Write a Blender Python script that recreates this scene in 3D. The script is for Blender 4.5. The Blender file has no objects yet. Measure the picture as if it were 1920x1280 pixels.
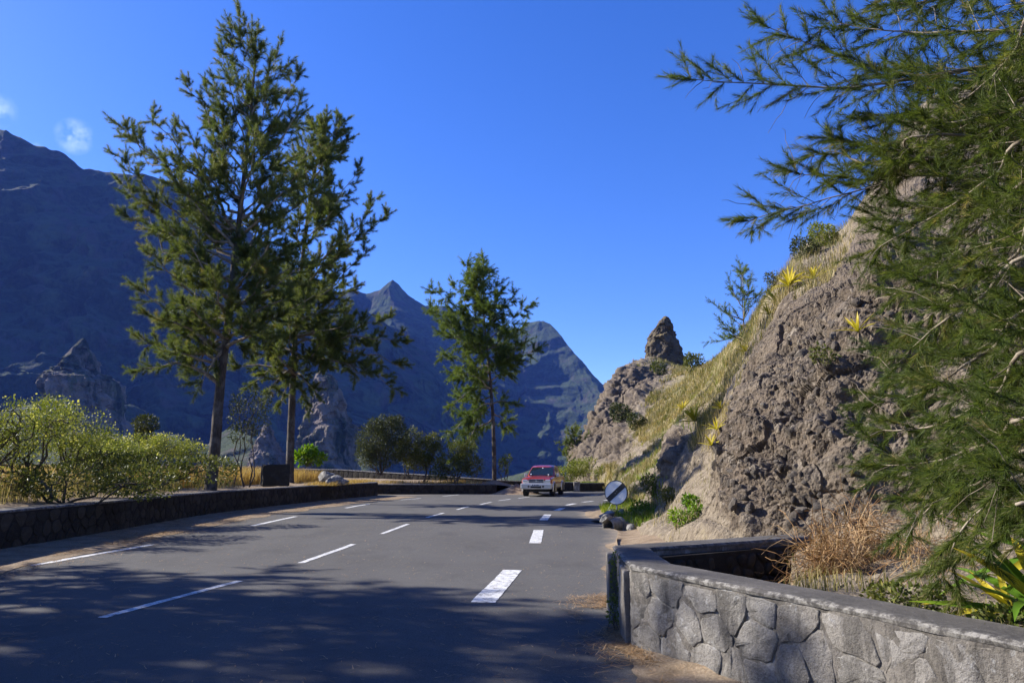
import bpy, bmesh, math, random
import numpy as np
from mathutils import Vector, Matrix

S = bpy.context.scene
COL = S.collection
R = math.radians

# ------------------------------------------------------------------ camera
EYE, FPX, HOR = 1.6, 1340.0, 877.0
TH = math.atan((HOR - 640.0) / FPX)
cam_d = bpy.data.cameras.new('camera')
cam_d.sensor_width = 36.0
cam_d.lens = FPX / 1920.0 * 36.0
cam_d.clip_start = 0.1
cam_d.clip_end = 20000.0
cam = bpy.data.objects.new('camera', cam_d)
COL.objects.link(cam)
cam.location = (0, 0, EYE)
cam.rotation_euler = (R(90) + TH, 0, 0)
S.camera = cam

# ------------------------------------------------------------------ light
SUN_EL = R(31.0)
SUN_AZ = math.atan2(-0.955, 0.297)            # measured from +Y towards +X
SUNV = Vector((math.sin(SUN_AZ) * math.cos(SUN_EL), math.cos(SUN_AZ) * math.cos(SUN_EL), math.sin(SUN_EL)))
world = bpy.data.worlds.new('World')
S.world = world
world.use_nodes = True
wn, wl = world.node_tree.nodes, world.node_tree.links
wn.clear()
sky = wn.new('ShaderNodeTexSky')
sky.sky_type = 'NISHITA'
sky.sun_disc = False
sky.sun_elevation = SUN_EL
sky.sun_rotation = SUN_AZ % (2 * math.pi)
sky.altitude = 900
sky.air_density = 1.0
sky.dust_density = 0.45
sky.ozone_density = 4.0
gam = wn.new('ShaderNodeGamma'); gam.inputs[1].default_value = 1.0
hs = wn.new('ShaderNodeHueSaturation'); hs.inputs['Saturation'].default_value = 1.27
hs.inputs['Hue'].default_value = 0.519
bg = wn.new('ShaderNodeBackground'); bg.inputs[1].default_value = 0.096
wo = wn.new('ShaderNodeOutputWorld')
wl.new(sky.outputs[0], gam.inputs[0]); wl.new(gam.outputs[0], hs.inputs['Color'])
# three small wisps of cloud low in the sky over the left mountain
geo = wn.new('ShaderNodeTexCoord')
last = hs.outputs[0]
def wisp(direction, size, seed, amt):
    global last
    d = Vector(direction).normalized()
    su = wn.new('ShaderNodeVectorMath'); su.operation = 'SUBTRACT'
    wl.new(geo.outputs['Generated'], su.inputs[0]); su.inputs[1].default_value = d
    ln = wn.new('ShaderNodeVectorMath'); ln.operation = 'LENGTH'; wl.new(su.outputs[0], ln.inputs[0])
    mr = wn.new('ShaderNodeMapRange'); mr.inputs[1].default_value = size; mr.inputs[2].default_value = 0.0
    mr.inputs[3].default_value = 0.0; mr.inputs[4].default_value = 1.0
    wl.new(ln.outputs['Value'], mr.inputs[0])
    no = wn.new('ShaderNodeTexNoise'); no.inputs['Scale'].default_value = 55; no.inputs['Detail'].default_value = 6
    no.noise_dimensions = '4D'; no.inputs['W'].default_value = seed
    wl.new(geo.outputs['Generated'], no.inputs['Vector'])
    m2 = wn.new('ShaderNodeMapRange'); m2.inputs[1].default_value = 0.42; m2.inputs[2].default_value = 0.75
    wl.new(no.outputs[0], m2.inputs[0])
    mu = wn.new('ShaderNodeMath'); mu.operation = 'MULTIPLY'; wl.new(mr.outputs[0], mu.inputs[0]); wl.new(m2.outputs[0], mu.inputs[1])
    mv = wn.new('ShaderNodeMath'); mv.operation = 'MULTIPLY'; wl.new(mu.outputs[0], mv.inputs[0]); mv.inputs[1].default_value = amt
    mv.use_clamp = True
    mx = wn.new('ShaderNodeMix'); mx.data_type = 'RGBA'
    wl.new(mv.outputs[0], mx.inputs[0]); wl.new(last, mx.inputs[6]); mx.inputs[7].default_value = (4, 5, 6.5, 1)
    last = mx.outputs[2]
WISPS = True

def ray(u, v):
    X, Y = (u - 960.0) / FPX, (640.0 - v) / FPX
    return (X, math.cos(TH) - Y * math.sin(TH), math.sin(TH) + Y * math.cos(TH))
wisp(ray(140, 256), 0.022, 1.3, 1.5)
wisp(ray(-4, 207), 0.020, 4.1, 1.0)
wisp(ray(66, 282), 0.010, 7.7, 0.9)
wl.new(last, bg.inputs[0]); wl.new(bg.outputs[0], wo.inputs[0])

sd = bpy.data.lights.new('sun', 'SUN')
sd.energy = 4.7
sd.angle = R(0.53)
sd.color = (1.0, 0.94, 0.84)
sun = bpy.data.objects.new('sun', sd)
COL.objects.link(sun)
sun.location = (-40, 20, 60)
sun.rotation_euler = (-SUNV).to_track_quat('-Z', 'Y').to_euler()

S.view_settings.view_transform = 'Standard'
S.view_settings.look = 'None'
S.view_settings.gamma = 1.0
S.view_settings.use_curve_mapping = False
S.view_settings.exposure = 1.36
S.cycles.volume_bounces = 0
S.cycles.transparent_max_bounces = 8

# ------------------------------------------------------------------ helpers
def P(u, v, D):
    """world point D metres ahead that is seen in direction (u, v)"""
    X, Yd, Zd = ray(u, v)
    t = D / Yd
    return np.array((X * t, D, EYE + Zd * t))
def G(u, v, z=0.0):
    X, Yd, Zd = ray(u, v)
    t = (z - EYE) / Zd
    return np.array((X * t, Yd * t, z))

rng = np.random.default_rng(7)
random.seed(7)

def tag(o, label=None, cat=None, group=None, kind=None):
    if label: o['label'] = label
    if cat: o['category'] = cat
    if group: o['group'] = group
    if kind: o['kind'] = kind
    return o
def empty(name, loc=(0, 0, 0), rz=0.0, parent=None):
    o = bpy.data.objects.new(name, None)
    o.empty_display_size = 0.2
    COL.objects.link(o)
    o.location = loc; o.rotation_euler = (0, 0, rz)
    if parent: o.parent = parent
    return o
def link(name, me, parent=None, loc=None):
    o = bpy.data.objects.new(name, me)
    COL.objects.link(o)
    if parent: o.parent = parent
    if loc is not None: o.location = loc
    return o
def npmesh(name, V, F, mats=(), smooth=False, attrs=None, mi=None):
    """F: list of (m,k) integer arrays"""
    V = np.asarray(V, dtype=np.float32)
    if isinstance(F, np.ndarray): F = [F]
    F = [np.asarray(f, dtype=np.int32) for f in F if len(f)]
    me = bpy.data.meshes.new(name)
    me.vertices.add(len(V)); me.vertices.foreach_set('co', V.ravel())
    nl = sum(f.size for f in F); nf = sum(len(f) for f in F)
    me.loops.add(nl); me.loops.foreach_set('vertex_index', np.concatenate([f.ravel() for f in F]))
    me.polygons.add(nf)
    tot = np.concatenate([np.full(len(f), f.shape[1], np.int32) for f in F])
    st = np.concatenate([[0], np.cumsum(tot)[:-1]]).astype(np.int32)
    me.polygons.foreach_set('loop_start', st)
    me.polygons.foreach_set('use_smooth', np.full(nf, bool(smooth)))
    if mi is not None: me.polygons.foreach_set('material_index', np.asarray(mi, np.int32))
    for m in mats: me.materials.append(m)
    me.update(calc_edges=True)
    if attrs:
        for k, a in attrs.items():
            at = me.attributes.new(k, 'FLOAT', 'POINT'); at.data.foreach_set('value', np.asarray(a, np.float32))
    return me
def grid_faces(n, m):
    i = np.arange(n - 1)[:, None] * m + np.arange(m - 1)[None, :]
    i = i.ravel()
    return np.stack([i, i + m, i + m + 1, i + 1], 1)

# --- numpy noise
def _h(ix, iy, iz, s=0):
    with np.errstate(over='ignore'):
        a = (ix.astype(np.uint32) * np.uint32(374761393) + iy.astype(np.uint32) * np.uint32(668265263)
             + iz.astype(np.uint32) * np.uint32(2147483647 - 93) + np.uint32((s * 974634777) & 0xffffffff))
        a = (a ^ (a >> np.uint32(13))) * np.uint32(1274126177)
        a = (a ^ (a >> np.uint32(16))) * np.uint32(2246822519)
        a = a ^ (a >> np.uint32(15))
    return a.astype(np.float64) / 4294967295.0
def vnoise(p, s=0):
    i = np.floor(p).astype(np.int64); f = p - i
    f = f * f * f * (f * (f * 6 - 15) + 10)
    r = 0
    for dx in (0, 1):
        for dy in (0, 1):
            for dz in (0, 1):
                w = (f[:, 0] if dx else 1 - f[:, 0]) * (f[:, 1] if dy else 1 - f[:, 1]) * (f[:, 2] if dz else 1 - f[:, 2])
                r = r + w * _h(i[:, 0] + dx, i[:, 1] + dy, i[:, 2] + dz, s)
    return r * 2 - 1
def fbm(p, oct=4, s=0, gain=0.5, lac=2.03):
    r = 0; a = 1.0; t = 0
    for k in range(oct):
        r = r + a * vnoise(p * lac ** k + 17.3 * k, s + k); t += a; a *= gain
    return r / t
def ridged(p, oct=4, s=0):
    r = 0; a = 1.0; t = 0
    for k in range(oct):
        r = r + a * (1 - 2 * np.abs(vnoise(p * 2.07 ** k + 9.1 * k, s + k))); t += a; a *= 0.5
    return r / t
def worley(p, s=0):
    """F1 distance, F2 distance, cell random"""
    i = np.floor(p).astype(np.int64); f = p - i
    f1 = np.full(len(p), 9.0); f2 = np.full(len(p), 9.0); cr = np.zeros(len(p))
    for dx in (-1, 0, 1):
        for dy in (-1, 0, 1):
            for dz in (-1, 0, 1):
                a, b, c = i[:, 0] + dx, i[:, 1] + dy, i[:, 2] + dz
                d = np.sqrt((dx + _h(a, b, c, s) - f[:, 0]) ** 2 + (dy + _h(a, b, c, s + 1) - f[:, 1]) ** 2 + (dz + _h(a, b, c, s + 2) - f[:, 2]) ** 2)
                m = d < f1
                f2 = np.where(m, f1, np.minimum(f2, d)); f1 = np.where(m, d, f1)
                cr = np.where(m, _h(a, b, c, s + 3), cr)
    return f1, f2, cr
def catmull(C, ts):
    """C (n,...) control, ts params in 0..n-1"""
    n = len(C); i = np.clip(np.floor(ts).astype(int), 0, n - 2); f = (ts - i)
    sh = (len(ts),) + (1,) * (C.ndim - 1); f = f.reshape(sh)
    p0, p1, p2, p3 = C[np.clip(i - 1, 0, n - 1)], C[i], C[i + 1], C[np.clip(i + 2, 0, n - 1)]
    return 0.5 * (2 * p1 + (p2 - p0) * f + (2 * p0 - 5 * p1 + 4 * p2 - p3) * f * f + (3 * p1 - p0 - 3 * p2 + p3) * f ** 3)
def grid_normals(Pg):
    du = np.gradient(Pg, axis=0); dv = np.gradient(Pg, axis=1)
    n = np.cross(du, dv); return n / (np.linalg.norm(n, axis=2, keepdims=True) + 1e-9)
def unit(a): return a / (np.linalg.norm(a, axis=-1, keepdims=True) + 1e-9)
def perp_frame(d):
    up = np.where(np.abs(d[:, 2:3]) > 0.9, np.array([[1.0, 0, 0]]), np.array([[0, 0, 1.0]]))
    a = unit(np.cross(d, up)); b = np.cross(d, a); return a, b

# ------------------------------------------------------------------ materials
class NT:
    def __init__(s, name):
        s.m = bpy.data.materials.new(name); s.m.use_nodes = True
        s.n, s.l = s.m.node_tree.nodes, s.m.node_tree.links; s.n.clear()
        s.out = s.n.new('ShaderNodeOutputMaterial')
        s.tc = s.n.new('ShaderNodeTexCoord')
        s.geo = s.n.new('ShaderNodeNewGeometry')
        s.pos = s.geo.outputs['Position']
    def link(s, a, b): s.l.new(a, b)
    def mapped(s, scale, src=None):
        m = s.n.new('ShaderNodeMapping'); m.inputs['Scale'].default_value = scale
        s.link(src or s.pos, m.inputs[0]); return m.outputs[0]
    def noise(s, scale, detail=4, rough=0.55, src=None, dist=0.0):
        t = s.n.new('ShaderNodeTexNoise'); t.inputs['Scale'].default_value = scale; t.inputs['Detail'].default_value = detail
        t.inputs['Roughness'].default_value = rough; t.inputs['Distortion'].default_value = dist
        s.link(src or s.pos, t.inputs['Vector']); return t.outputs[0]
    def vor(s, scale, feature='F1', src=None, out=0):
        t = s.n.new('ShaderNodeTexVoronoi'); t.feature = feature; t.inputs['Scale'].default_value = scale
        s.link(src or s.pos, t.inputs['Vector']); return t.outputs[out]
    def ramp(s, fac, stops):
        r = s.n.new('ShaderNodeValToRGB'); e = r.color_ramp.elements
        while len(e) < len(stops): e.new(0.5)
        for k, (p, c) in enumerate(stops):
            e[k].position = p
            e[k].color = (c, c, c, 1) if not isinstance(c, (tuple, list)) else (*c, 1)
        s.link(fac, r.inputs[0]); return r.outputs[0]
    def mix(s, fac, a, b, mode='MIX'):
        m = s.n.new('ShaderNodeMix'); m.data_type = 'RGBA'; m.blend_type = mode
        for sock, v in ((m.inputs[0], fac), (m.inputs[6], a), (m.inputs[7], b)):
            if isinstance(v, (int, float)): sock.default_value = v
            elif isinstance(v, tuple): sock.default_value = (*v, 1)
            else: s.link(v, sock)
        return m.outputs[2]
    def math(s, op, a, b=0.0, clamp=False):
        m = s.n.new('ShaderNodeMath'); m.operation = op; m.use_clamp = clamp
        for sock, v in ((m.inputs[0], a), (m.inputs[1], b)):
            if isinstance(v, (int, float)): sock.default_value = v
            else: s.link(v, sock)
        return m.outputs[0]
    def attr(s, name):
        a = s.n.new('ShaderNodeAttribute'); a.attribute_name = name; return a.outputs['Fac']
    def rand(s):
        return s.n.new('ShaderNodeObjectInfo').outputs['Random']
    def bump(s, h, strength=0.5, dist=0.02, prev=None):
        b = s.n.new('ShaderNodeBump'); b.inputs['Strength'].default_value = strength; b.inputs['Distance'].default_value = dist
        s.link(h, b.inputs['Height'])
        if prev: s.link(prev, b.inputs['Normal'])
        return b.outputs[0]
    def bsdf(s, color, rough=0.8, metal=0.0, normal=None, spec=0.5, coat=0.0):
        b = s.n.new('ShaderNodeBsdfPrincipled')
        for k, v in (('Base Color', color), ('Roughness', rough), ('Metallic', metal)):
            if isinstance(v, (int, float)): b.inputs[k].default_value = v
            elif isinstance(v, tuple): b.inputs[k].default_value = (*v, 1)
            else: s.link(v, b.inputs[k])
        b.inputs['Specular IOR Level'].default_value = spec
        if coat: b.inputs['Coat Weight'].default_value = coat; b.inputs['Coat Roughness'].default_value = 0.06
        if normal: s.link(normal, b.inputs['Normal'])
        return b.outputs[0]
    def done(s, sh): s.link(sh, s.out.inputs[0]); return s.m
    def leafy(s, color, trans=0.35, rough=0.55, spec=0.14, normal=None):
        b = s.bsdf(color, rough, spec=spec, normal=normal)
        t = s.n.new('ShaderNodeBsdfTranslucent')
        if isinstance(color, tuple): t.inputs[0].default_value = (*color, 1)
        else: s.link(s.mix(1.0, color, (1.0, 1.0, 0.55), 'MULTIPLY'), t.inputs[0])
        m = s.n.new('ShaderNodeMixShader'); m.inputs[0].default_value = trans
        s.link(b, m.inputs[1]); s.link(t.outputs[0], m.inputs[2])
        return s.done(m.outputs[0])

M = {}
def mk_foliage(name, stops, trans=0.35, rough=0.5, patch=0.5):
    n = NT(name)
    v = n.attr('var')
    c = n.ramp(v, stops)
    pn = n.noise(patch, 3)
    c = n.mix(n.ramp(pn, [(0.35, 0.0), (0.7, 0.5)]), c, n.mix(1.0, c, (1.35, 1.15, 0.8), 'MULTIPLY'))
    M[name] = n.leafy(c, trans, rough)
mk_foliage('needle', [(0.0, (0.055, 0.082, 0.024)), (0.5, (0.118, 0.158, 0.046)), (0.85, (0.20, 0.23, 0.070)), (1.0, (0.24, 0.19, 0.08))], 0.42)
mk_foliage('needle_far', [(0.0, (0.055, 0.085, 0.020)), (0.5, (0.115, 0.17, 0.035)), (1.0, (0.20, 0.25, 0.060))], 0.4)
mk_foliage('needle_near', [(0.0, (0.045, 0.070, 0.018)), (0.5, (0.090, 0.130, 0.032)), (0.9, (0.16, 0.19, 0.055)), (1.0, (0.30, 0.24, 0.12))], 0.5)
mk_foliage('leaf_dark', [(0.0, (0.030, 0.045, 0.016)), (0.5, (0.060, 0.075, 0.028)), (1.0, (0.13, 0.14, 0.06))], 0.2, 0.6)
mk_foliage('leaf_light', [(0.0, (0.07, 0.10, 0.015)), (0.5, (0.15, 0.19, 0.03)), (0.9, (0.25, 0.27, 0.05)), (1.0, (0.45, 0.45, 0.14))], 0.4, 0.5)
mk_foliage('leaf_mid', [(0.0, (0.05, 0.07, 0.018)), (0.5, (0.09, 0.11, 0.028)), (1.0, (0.19, 0.19, 0.06))], 0.3, 0.45)
mk_foliage('leaf_bright', [(0.0, (0.06, 0.14, 0.010)), (0.6, (0.12, 0.24, 0.015)), (1.0, (0.24, 0.34, 0.03))], 0.4, 0.35)
mk_foliage('grass_dry', [(0.0, (0.22, 0.13, 0.04)), (0.5, (0.38, 0.26, 0.09)), (1.0, (0.60, 0.47, 0.22))], 0.35, 0.6)
mk_foliage('grass_mix', [(0.0, (0.07, 0.10, 0.025)), (0.35, (0.17, 0.17, 0.06)), (0.6, (0.32, 0.265, 0.14)), (1.0, (0.52, 0.45, 0.29))], 0.35, 0.6)
mk_foliage('grass_green', [(0.0, (0.07, 0.13, 0.01)), (0.6, (0.17, 0.25, 0.02)), (1.0, (0.32, 0.33, 0.05))], 0.4, 0.5)
mk_foliage('straw', [(0.0, (0.12, 0.06, 0.025)), (0.5, (0.26, 0.16, 0.08)), (1.0, (0.45, 0.33, 0.20))], 0.15, 0.7)
mk_foliage('agave', [(0.0, (0.26, 0.27, 0.03)), (0.5, (0.48, 0.42, 0.04)), (1.0, (0.62, 0.46, 0.08))], 0.3, 0.35)
mk_foliage('agave_green', [(0.0, (0.035, 0.10, 0.012)), (0.6, (0.09, 0.18, 0.02)), (1.0, (0.22, 0.30, 0.03))], 0.3, 0.3)
mk_foliage('agave_dead', [(0.0, (0.16, 0.12, 0.09)), (1.0, (0.42, 0.37, 0.30))], 0.1, 0.7)

def mk_bark():
    n = NT('bark')
    sp = n.mapped((1.0, 1.0, 0.22))
    a = n.noise(22, 5, 0.65, sp); b = n.noise(2.2, 3)
    c = n.ramp(a, [(0.3, (0.030, 0.023, 0.017)), (0.6, (0.09, 0.072, 0.056)), (0.8, (0.17, 0.145, 0.115))])
    c = n.mix(n.ramp(b, [(0.5, 0.0), (0.68, 0.5)]), c, (0.24, 0.22, 0.19))
    M['bark'] = n.done(n.bsdf(c, 0.9, normal=n.bump(a, 0.9, 0.03), spec=0.2))
    n = NT('twig')
    c = n.ramp(n.noise(9, 3), [(0.3, (0.13, 0.10, 0.07)), (0.7, (0.34, 0.29, 0.23))])
    M['twig'] = n.done(n.bsdf(c, 0.85, spec=0.2))
mk_bark()

def mk_rock():
    n = NT('cliff_rock')
    soil = n.attr('soil'); cav = n.attr('cav'); cell = n.attr('cell')
    big = n.noise(0.45, 4); med = n.noise(3.0, 6, 0.65); fine = n.noise(26, 6, 0.7)
    rock = n.ramp(med, [(0.25, (0.052, 0.040, 0.030)), (0.5, (0.118, 0.090, 0.064)), (0.72, (0.21, 0.165, 0.12))])
    rock = n.mix(n.ramp(big, [(0.42, 0.0), (0.62, 0.55)]), rock, (0.18, 0.145, 0.108))
    stone = n.ramp(cell, [(0.0, (0.034, 0.029, 0.025)), (0.45, (0.105, 0.086, 0.066)), (0.8, (0.18, 0.15, 0.12)), (1.0, (0.30, 0.26, 0.205))])
    rock = n.mix(n.math('MULTIPLY', cav, 0.75, True), rock, stone)
    rock = n.mix(n.ramp(fine, [(0.35, 0.35), (0.55, 0.0)]), rock, (0.05, 0.042, 0.036))
    rock = n.mix(n.ramp(n.noise(11, 5, 0.7), [(0.60, 0.0), (0.70, 0.6)]), rock, (0.34, 0.30, 0.25))
    dirt = n.ramp(n.noise(5, 6, 0.7), [(0.3, (0.10, 0.078, 0.055)), (0.55, (0.22, 0.18, 0.13)), (0.75, (0.34, 0.285, 0.21))])
    grass = n.ramp(n.noise(2.2, 6, 0.6), [(0.3, (0.085, 0.09, 0.03)), (0.5, (0.18, 0.15, 0.07)), (0.72, (0.32, 0.26, 0.15))])
    f1 = n.ramp(n.math('ADD', soil, n.math('MULTIPLY', n.math('SUBTRACT', med, 0.5), 0.9)), [(0.22, 0.0), (0.36, 1.0)])
    f2 = n.ramp(n.math('ADD', soil, n.math('MULTIPLY', n.math('SUBTRACT', n.noise(1.1, 5, 0.6), 0.5), 0.9)), [(0.62, 0.0), (0.78, 1.0)])
    c = n.mix(f2, n.mix(f1, rock, dirt), grass)
    h = n.math('ADD', n.math('MULTIPLY', med, 0.6), n.math('MULTIPLY', fine, 0.35))
    b1 = n.bump(h, 0.9, 0.10)
    b2 = n.bump(n.vor(16), 0.7, 0.04, b1)
    b2 = n.bump(n.vor(38), 0.5, 0.018, b2)
    M['cliff_rock'] = n.done(n.bsdf(c, 0.92, normal=b2, spec=0.25))
    n = NT('cliff_stone')
    r = n.rand(); q = n.noise(7, 6, 0.7); f = n.noise(40, 5, 0.75)
    c = n.ramp(r, [(0.0, (0.045, 0.037, 0.030)), (0.5, (0.085, 0.072, 0.060)), (1.0, (0.15, 0.132, 0.112))])
    c = n.mix(n.ramp(q, [(0.4, 0.0), (0.7, 0.6)]), c, (0.11, 0.09, 0.07)); c = n.mix(n.ramp(f, [(0.3, 0.5), (0.5, 0.0)]), c, (0.05, 0.04, 0.033))
    M['cliff_stone'] = n.done(n.bsdf(c, 0.92, normal=n.bump(n.math('ADD', q, f), 0.9, 0.03), spec=0.2))
    n = NT('pinnacle_rock')
    med = n.noise(0.9, 6, 0.65); fine = n.noise(6, 5, 0.7)
    c = n.ramp(med, [(0.3, (0.05, 0.04, 0.032)), (0.55, (0.095, 0.078, 0.062)), (0.75, (0.15, 0.125, 0.10))])
    up = n.n.new('ShaderNodeSeparateXYZ'); n.link(n.geo.outputs['Normal'], up.inputs[0])
    c = n.mix(n.ramp(n.math('ADD', up.outputs[2], n.math('MULTIPLY', n.math('SUBTRACT', n.noise(0.7, 5), 0.5), 0.8)), [(0.62, 0.0), (0.8, 0.9)]), c, (0.26, 0.20, 0.09))
    M['pinnacle_rock'] = n.done(n.bsdf(c, 0.92, normal=n.bump(n.math('ADD', med, n.math('MULTIPLY', fine, 0.4)), 1.0, 0.5), spec=0.2))
mk_rock()

def mk_mountain():
    for name, forest, rockc, sc in (('mountain_forest', ((0.009, 0.018, 0.011), (0.030, 0.042, 0.022)), (0.06, 0.055, 0.05), 1.0), ('foothill_forest', ((0.010, 0.018, 0.010), (0.035, 0.045, 0.022)), (0.10, 0.085, 0.075), 1.9),
                                ('spire_rock', ((0.016, 0.024, 0.014), (0.045, 0.05, 0.028)), (0.19, 0.155, 0.135), 3.0)):
        n = NT(name)
        big = n.noise(0.004 * sc, 6, 0.6); med = n.noise(0.03 * sc, 6, 0.65); fine = n.noise(0.14 * sc, 5, 0.7)
        c = n.ramp(fine, [(0.35, forest[0]), (0.65, forest[1])])
        patch = n.noise(0.011 * sc, 7, 0.68)
        c = n.mix(n.ramp(patch, [(0.5, 0.0), (0.62, 0.8)]), c, tuple(x * 2.2 for x in forest[1]))
        c = n.mix(n.ramp(n.noise(0.03 * sc, 6, 0.7, n.mapped((1, 1, 0.12))), [(0.35, 0.8), (0.5, 0.0)]), c, tuple(x * 0.5 for x in forest[0]))
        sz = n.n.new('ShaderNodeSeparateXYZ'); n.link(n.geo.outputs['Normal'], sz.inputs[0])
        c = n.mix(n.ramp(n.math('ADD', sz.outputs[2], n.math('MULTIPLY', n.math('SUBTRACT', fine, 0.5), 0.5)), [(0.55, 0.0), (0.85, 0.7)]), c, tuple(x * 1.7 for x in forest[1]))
        st = n.noise(0.02 * sc, 6, 0.7, n.mapped((1, 1, 0.3)))
        mask = n.ramp(st, [(0.52, 0.0), (0.62, 0.8)]) if sc < 2 else n.ramp(st, [(0.42, 0.0), (0.56, 1.0)])
        rc = n.ramp(med, [(0.3, tuple(x * 0.6 for x in rockc)), (0.7, tuple(x * 1.3 for x in rockc))])
        c = n.mix(mask, c, rc)
        h = n.math('ADD', n.math('MULTIPLY', med, 1.0), n.math('MULTIPLY', fine, 0.4))
        M[name] = n.done(n.bsdf(c, 0.95, normal=n.bump(h, 1.0, 12.0 / sc), spec=0.1))
mk_mountain()

def mk_ground():
    n = NT('asphalt')
    big = n.noise(0.35, 4); med = n.noise(2.5, 5, 0.6); fine = n.noise(140, 3, 0.7)
    agg = n.vor(85)
    sp = n.mapped((0.6, 0.10, 1.0)); lane = n.noise(1.5, 4, 0.6, sp)
    c = n.ramp(fine, [(0.3, (0.034, 0.033, 0.033)), (0.5, (0.090, 0.087, 0.084)), (0.72, (0.21, 0.20, 0.185))])
    c = n.mix(n.ramp(big, [(0.35, 0.0), (0.7, 0.35)]), c, (0.13, 0.128, 0.125))
    c = n.mix(n.ramp(lane, [(0.35, 0.0), (0.7, 0.35)]), c, (0.070, 0.068, 0.069))
    c = n.mix(n.ramp(med, [(0.6, 0.0), (0.75, 0.3)]), c, (0.14, 0.125, 0.105))
    c = n.mix(n.ramp(n.noise(0.9, 7, 0.7, n.mapped((1, 0.5, 1))), [(0.52, 0.0), (0.6, 0.22)]), c, (0.045, 0.044, 0.046))
    e = n.attr('edge')
    en = n.math('ADD', e, n.math('MULTIPLY', n.math('SUBTRACT', n.noise(1.3, 5, 0.65), 0.5), 0.9))
    c = n.mix(n.ramp(en, [(0.55, 0.0), (0.95, 0.85)]), c, (0.24, 0.20, 0.155))
    c = n.mix(n.ramp(n.vor(2.3), [(0.008, 1.0), (0.014, 0.0)]), c, (0.30, 0.25, 0.17))
    M['asphalt'] = n.done(n.bsdf(c, n.ramp(fine, [(0.3, 0.85), (0.7, 1.0)]), normal=n.bump(n.math('ADD', fine, n.math('MULTIPLY', agg, 0.6)), 0.55, 0.006), spec=0.12))
    n = NT('road_paint')
    w = n.noise(9, 6, 0.75); f = n.noise(120, 3, 0.7)
    c = n.ramp(n.math('ADD', n.math('MULTIPLY', w, 0.55), n.math('MULTIPLY', f, 0.45)), [(0.43, (0.12, 0.12, 0.12)), (0.48, (0.52, 0.52, 0.51)), (0.6, (0.74, 0.74, 0.73))])
    M['road_paint'] = n.done(n.bsdf(c, 0.7, normal=n.bump(f, 0.3, 0.004), spec=0.3))
    n = NT('dirt')
    med = n.noise(2.2, 6, 0.65); fine = n.noise(40, 5, 0.75); st = n.noise(18, 5, 0.7, n.mapped((1.0, 0.35, 1.0)))
    c = n.ramp(med, [(0.3, (0.15, 0.112, 0.075)), (0.5, (0.27, 0.21, 0.145)), (0.75, (0.40, 0.32, 0.225))])
    c = n.mix(n.ramp(fine, [(0.4, 0.55), (0.6, 0.0)]), c, (0.13, 0.085, 0.05))
    c = n.mix(n.ramp(st, [(0.55, 0.0), (0.7, 0.5)]), c, (0.44, 0.30, 0.18))
    M['dirt'] = n.done(n.bsdf(c, 0.95, normal=n.bump(n.math('ADD', fine, med), 0.7, 0.03), spec=0.15))
    n = NT('valley_ground')
    c = n.ramp(n.noise(0.05, 7, 0.65), [(0.3, (0.035, 0.05, 0.02)), (0.6, (0.09, 0.09, 0.04)), (0.8, (0.16, 0.13, 0.08))])
    near = n.ramp(n.noise(2, 6, 0.65), [(0.3, (0.16, 0.11, 0.06)), (0.7, (0.34, 0.26, 0.15))])
    sx = n.n.new('ShaderNodeSeparateXYZ'); n.link(n.pos, sx.inputs[0])
    fz = n.math('GREATER_THAN', sx.outputs[2], -2.5)
    M['valley_ground'] = n.done(n.bsdf(n.mix(fz, c, near), 0.95, spec=0.1))
mk_ground()

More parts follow.
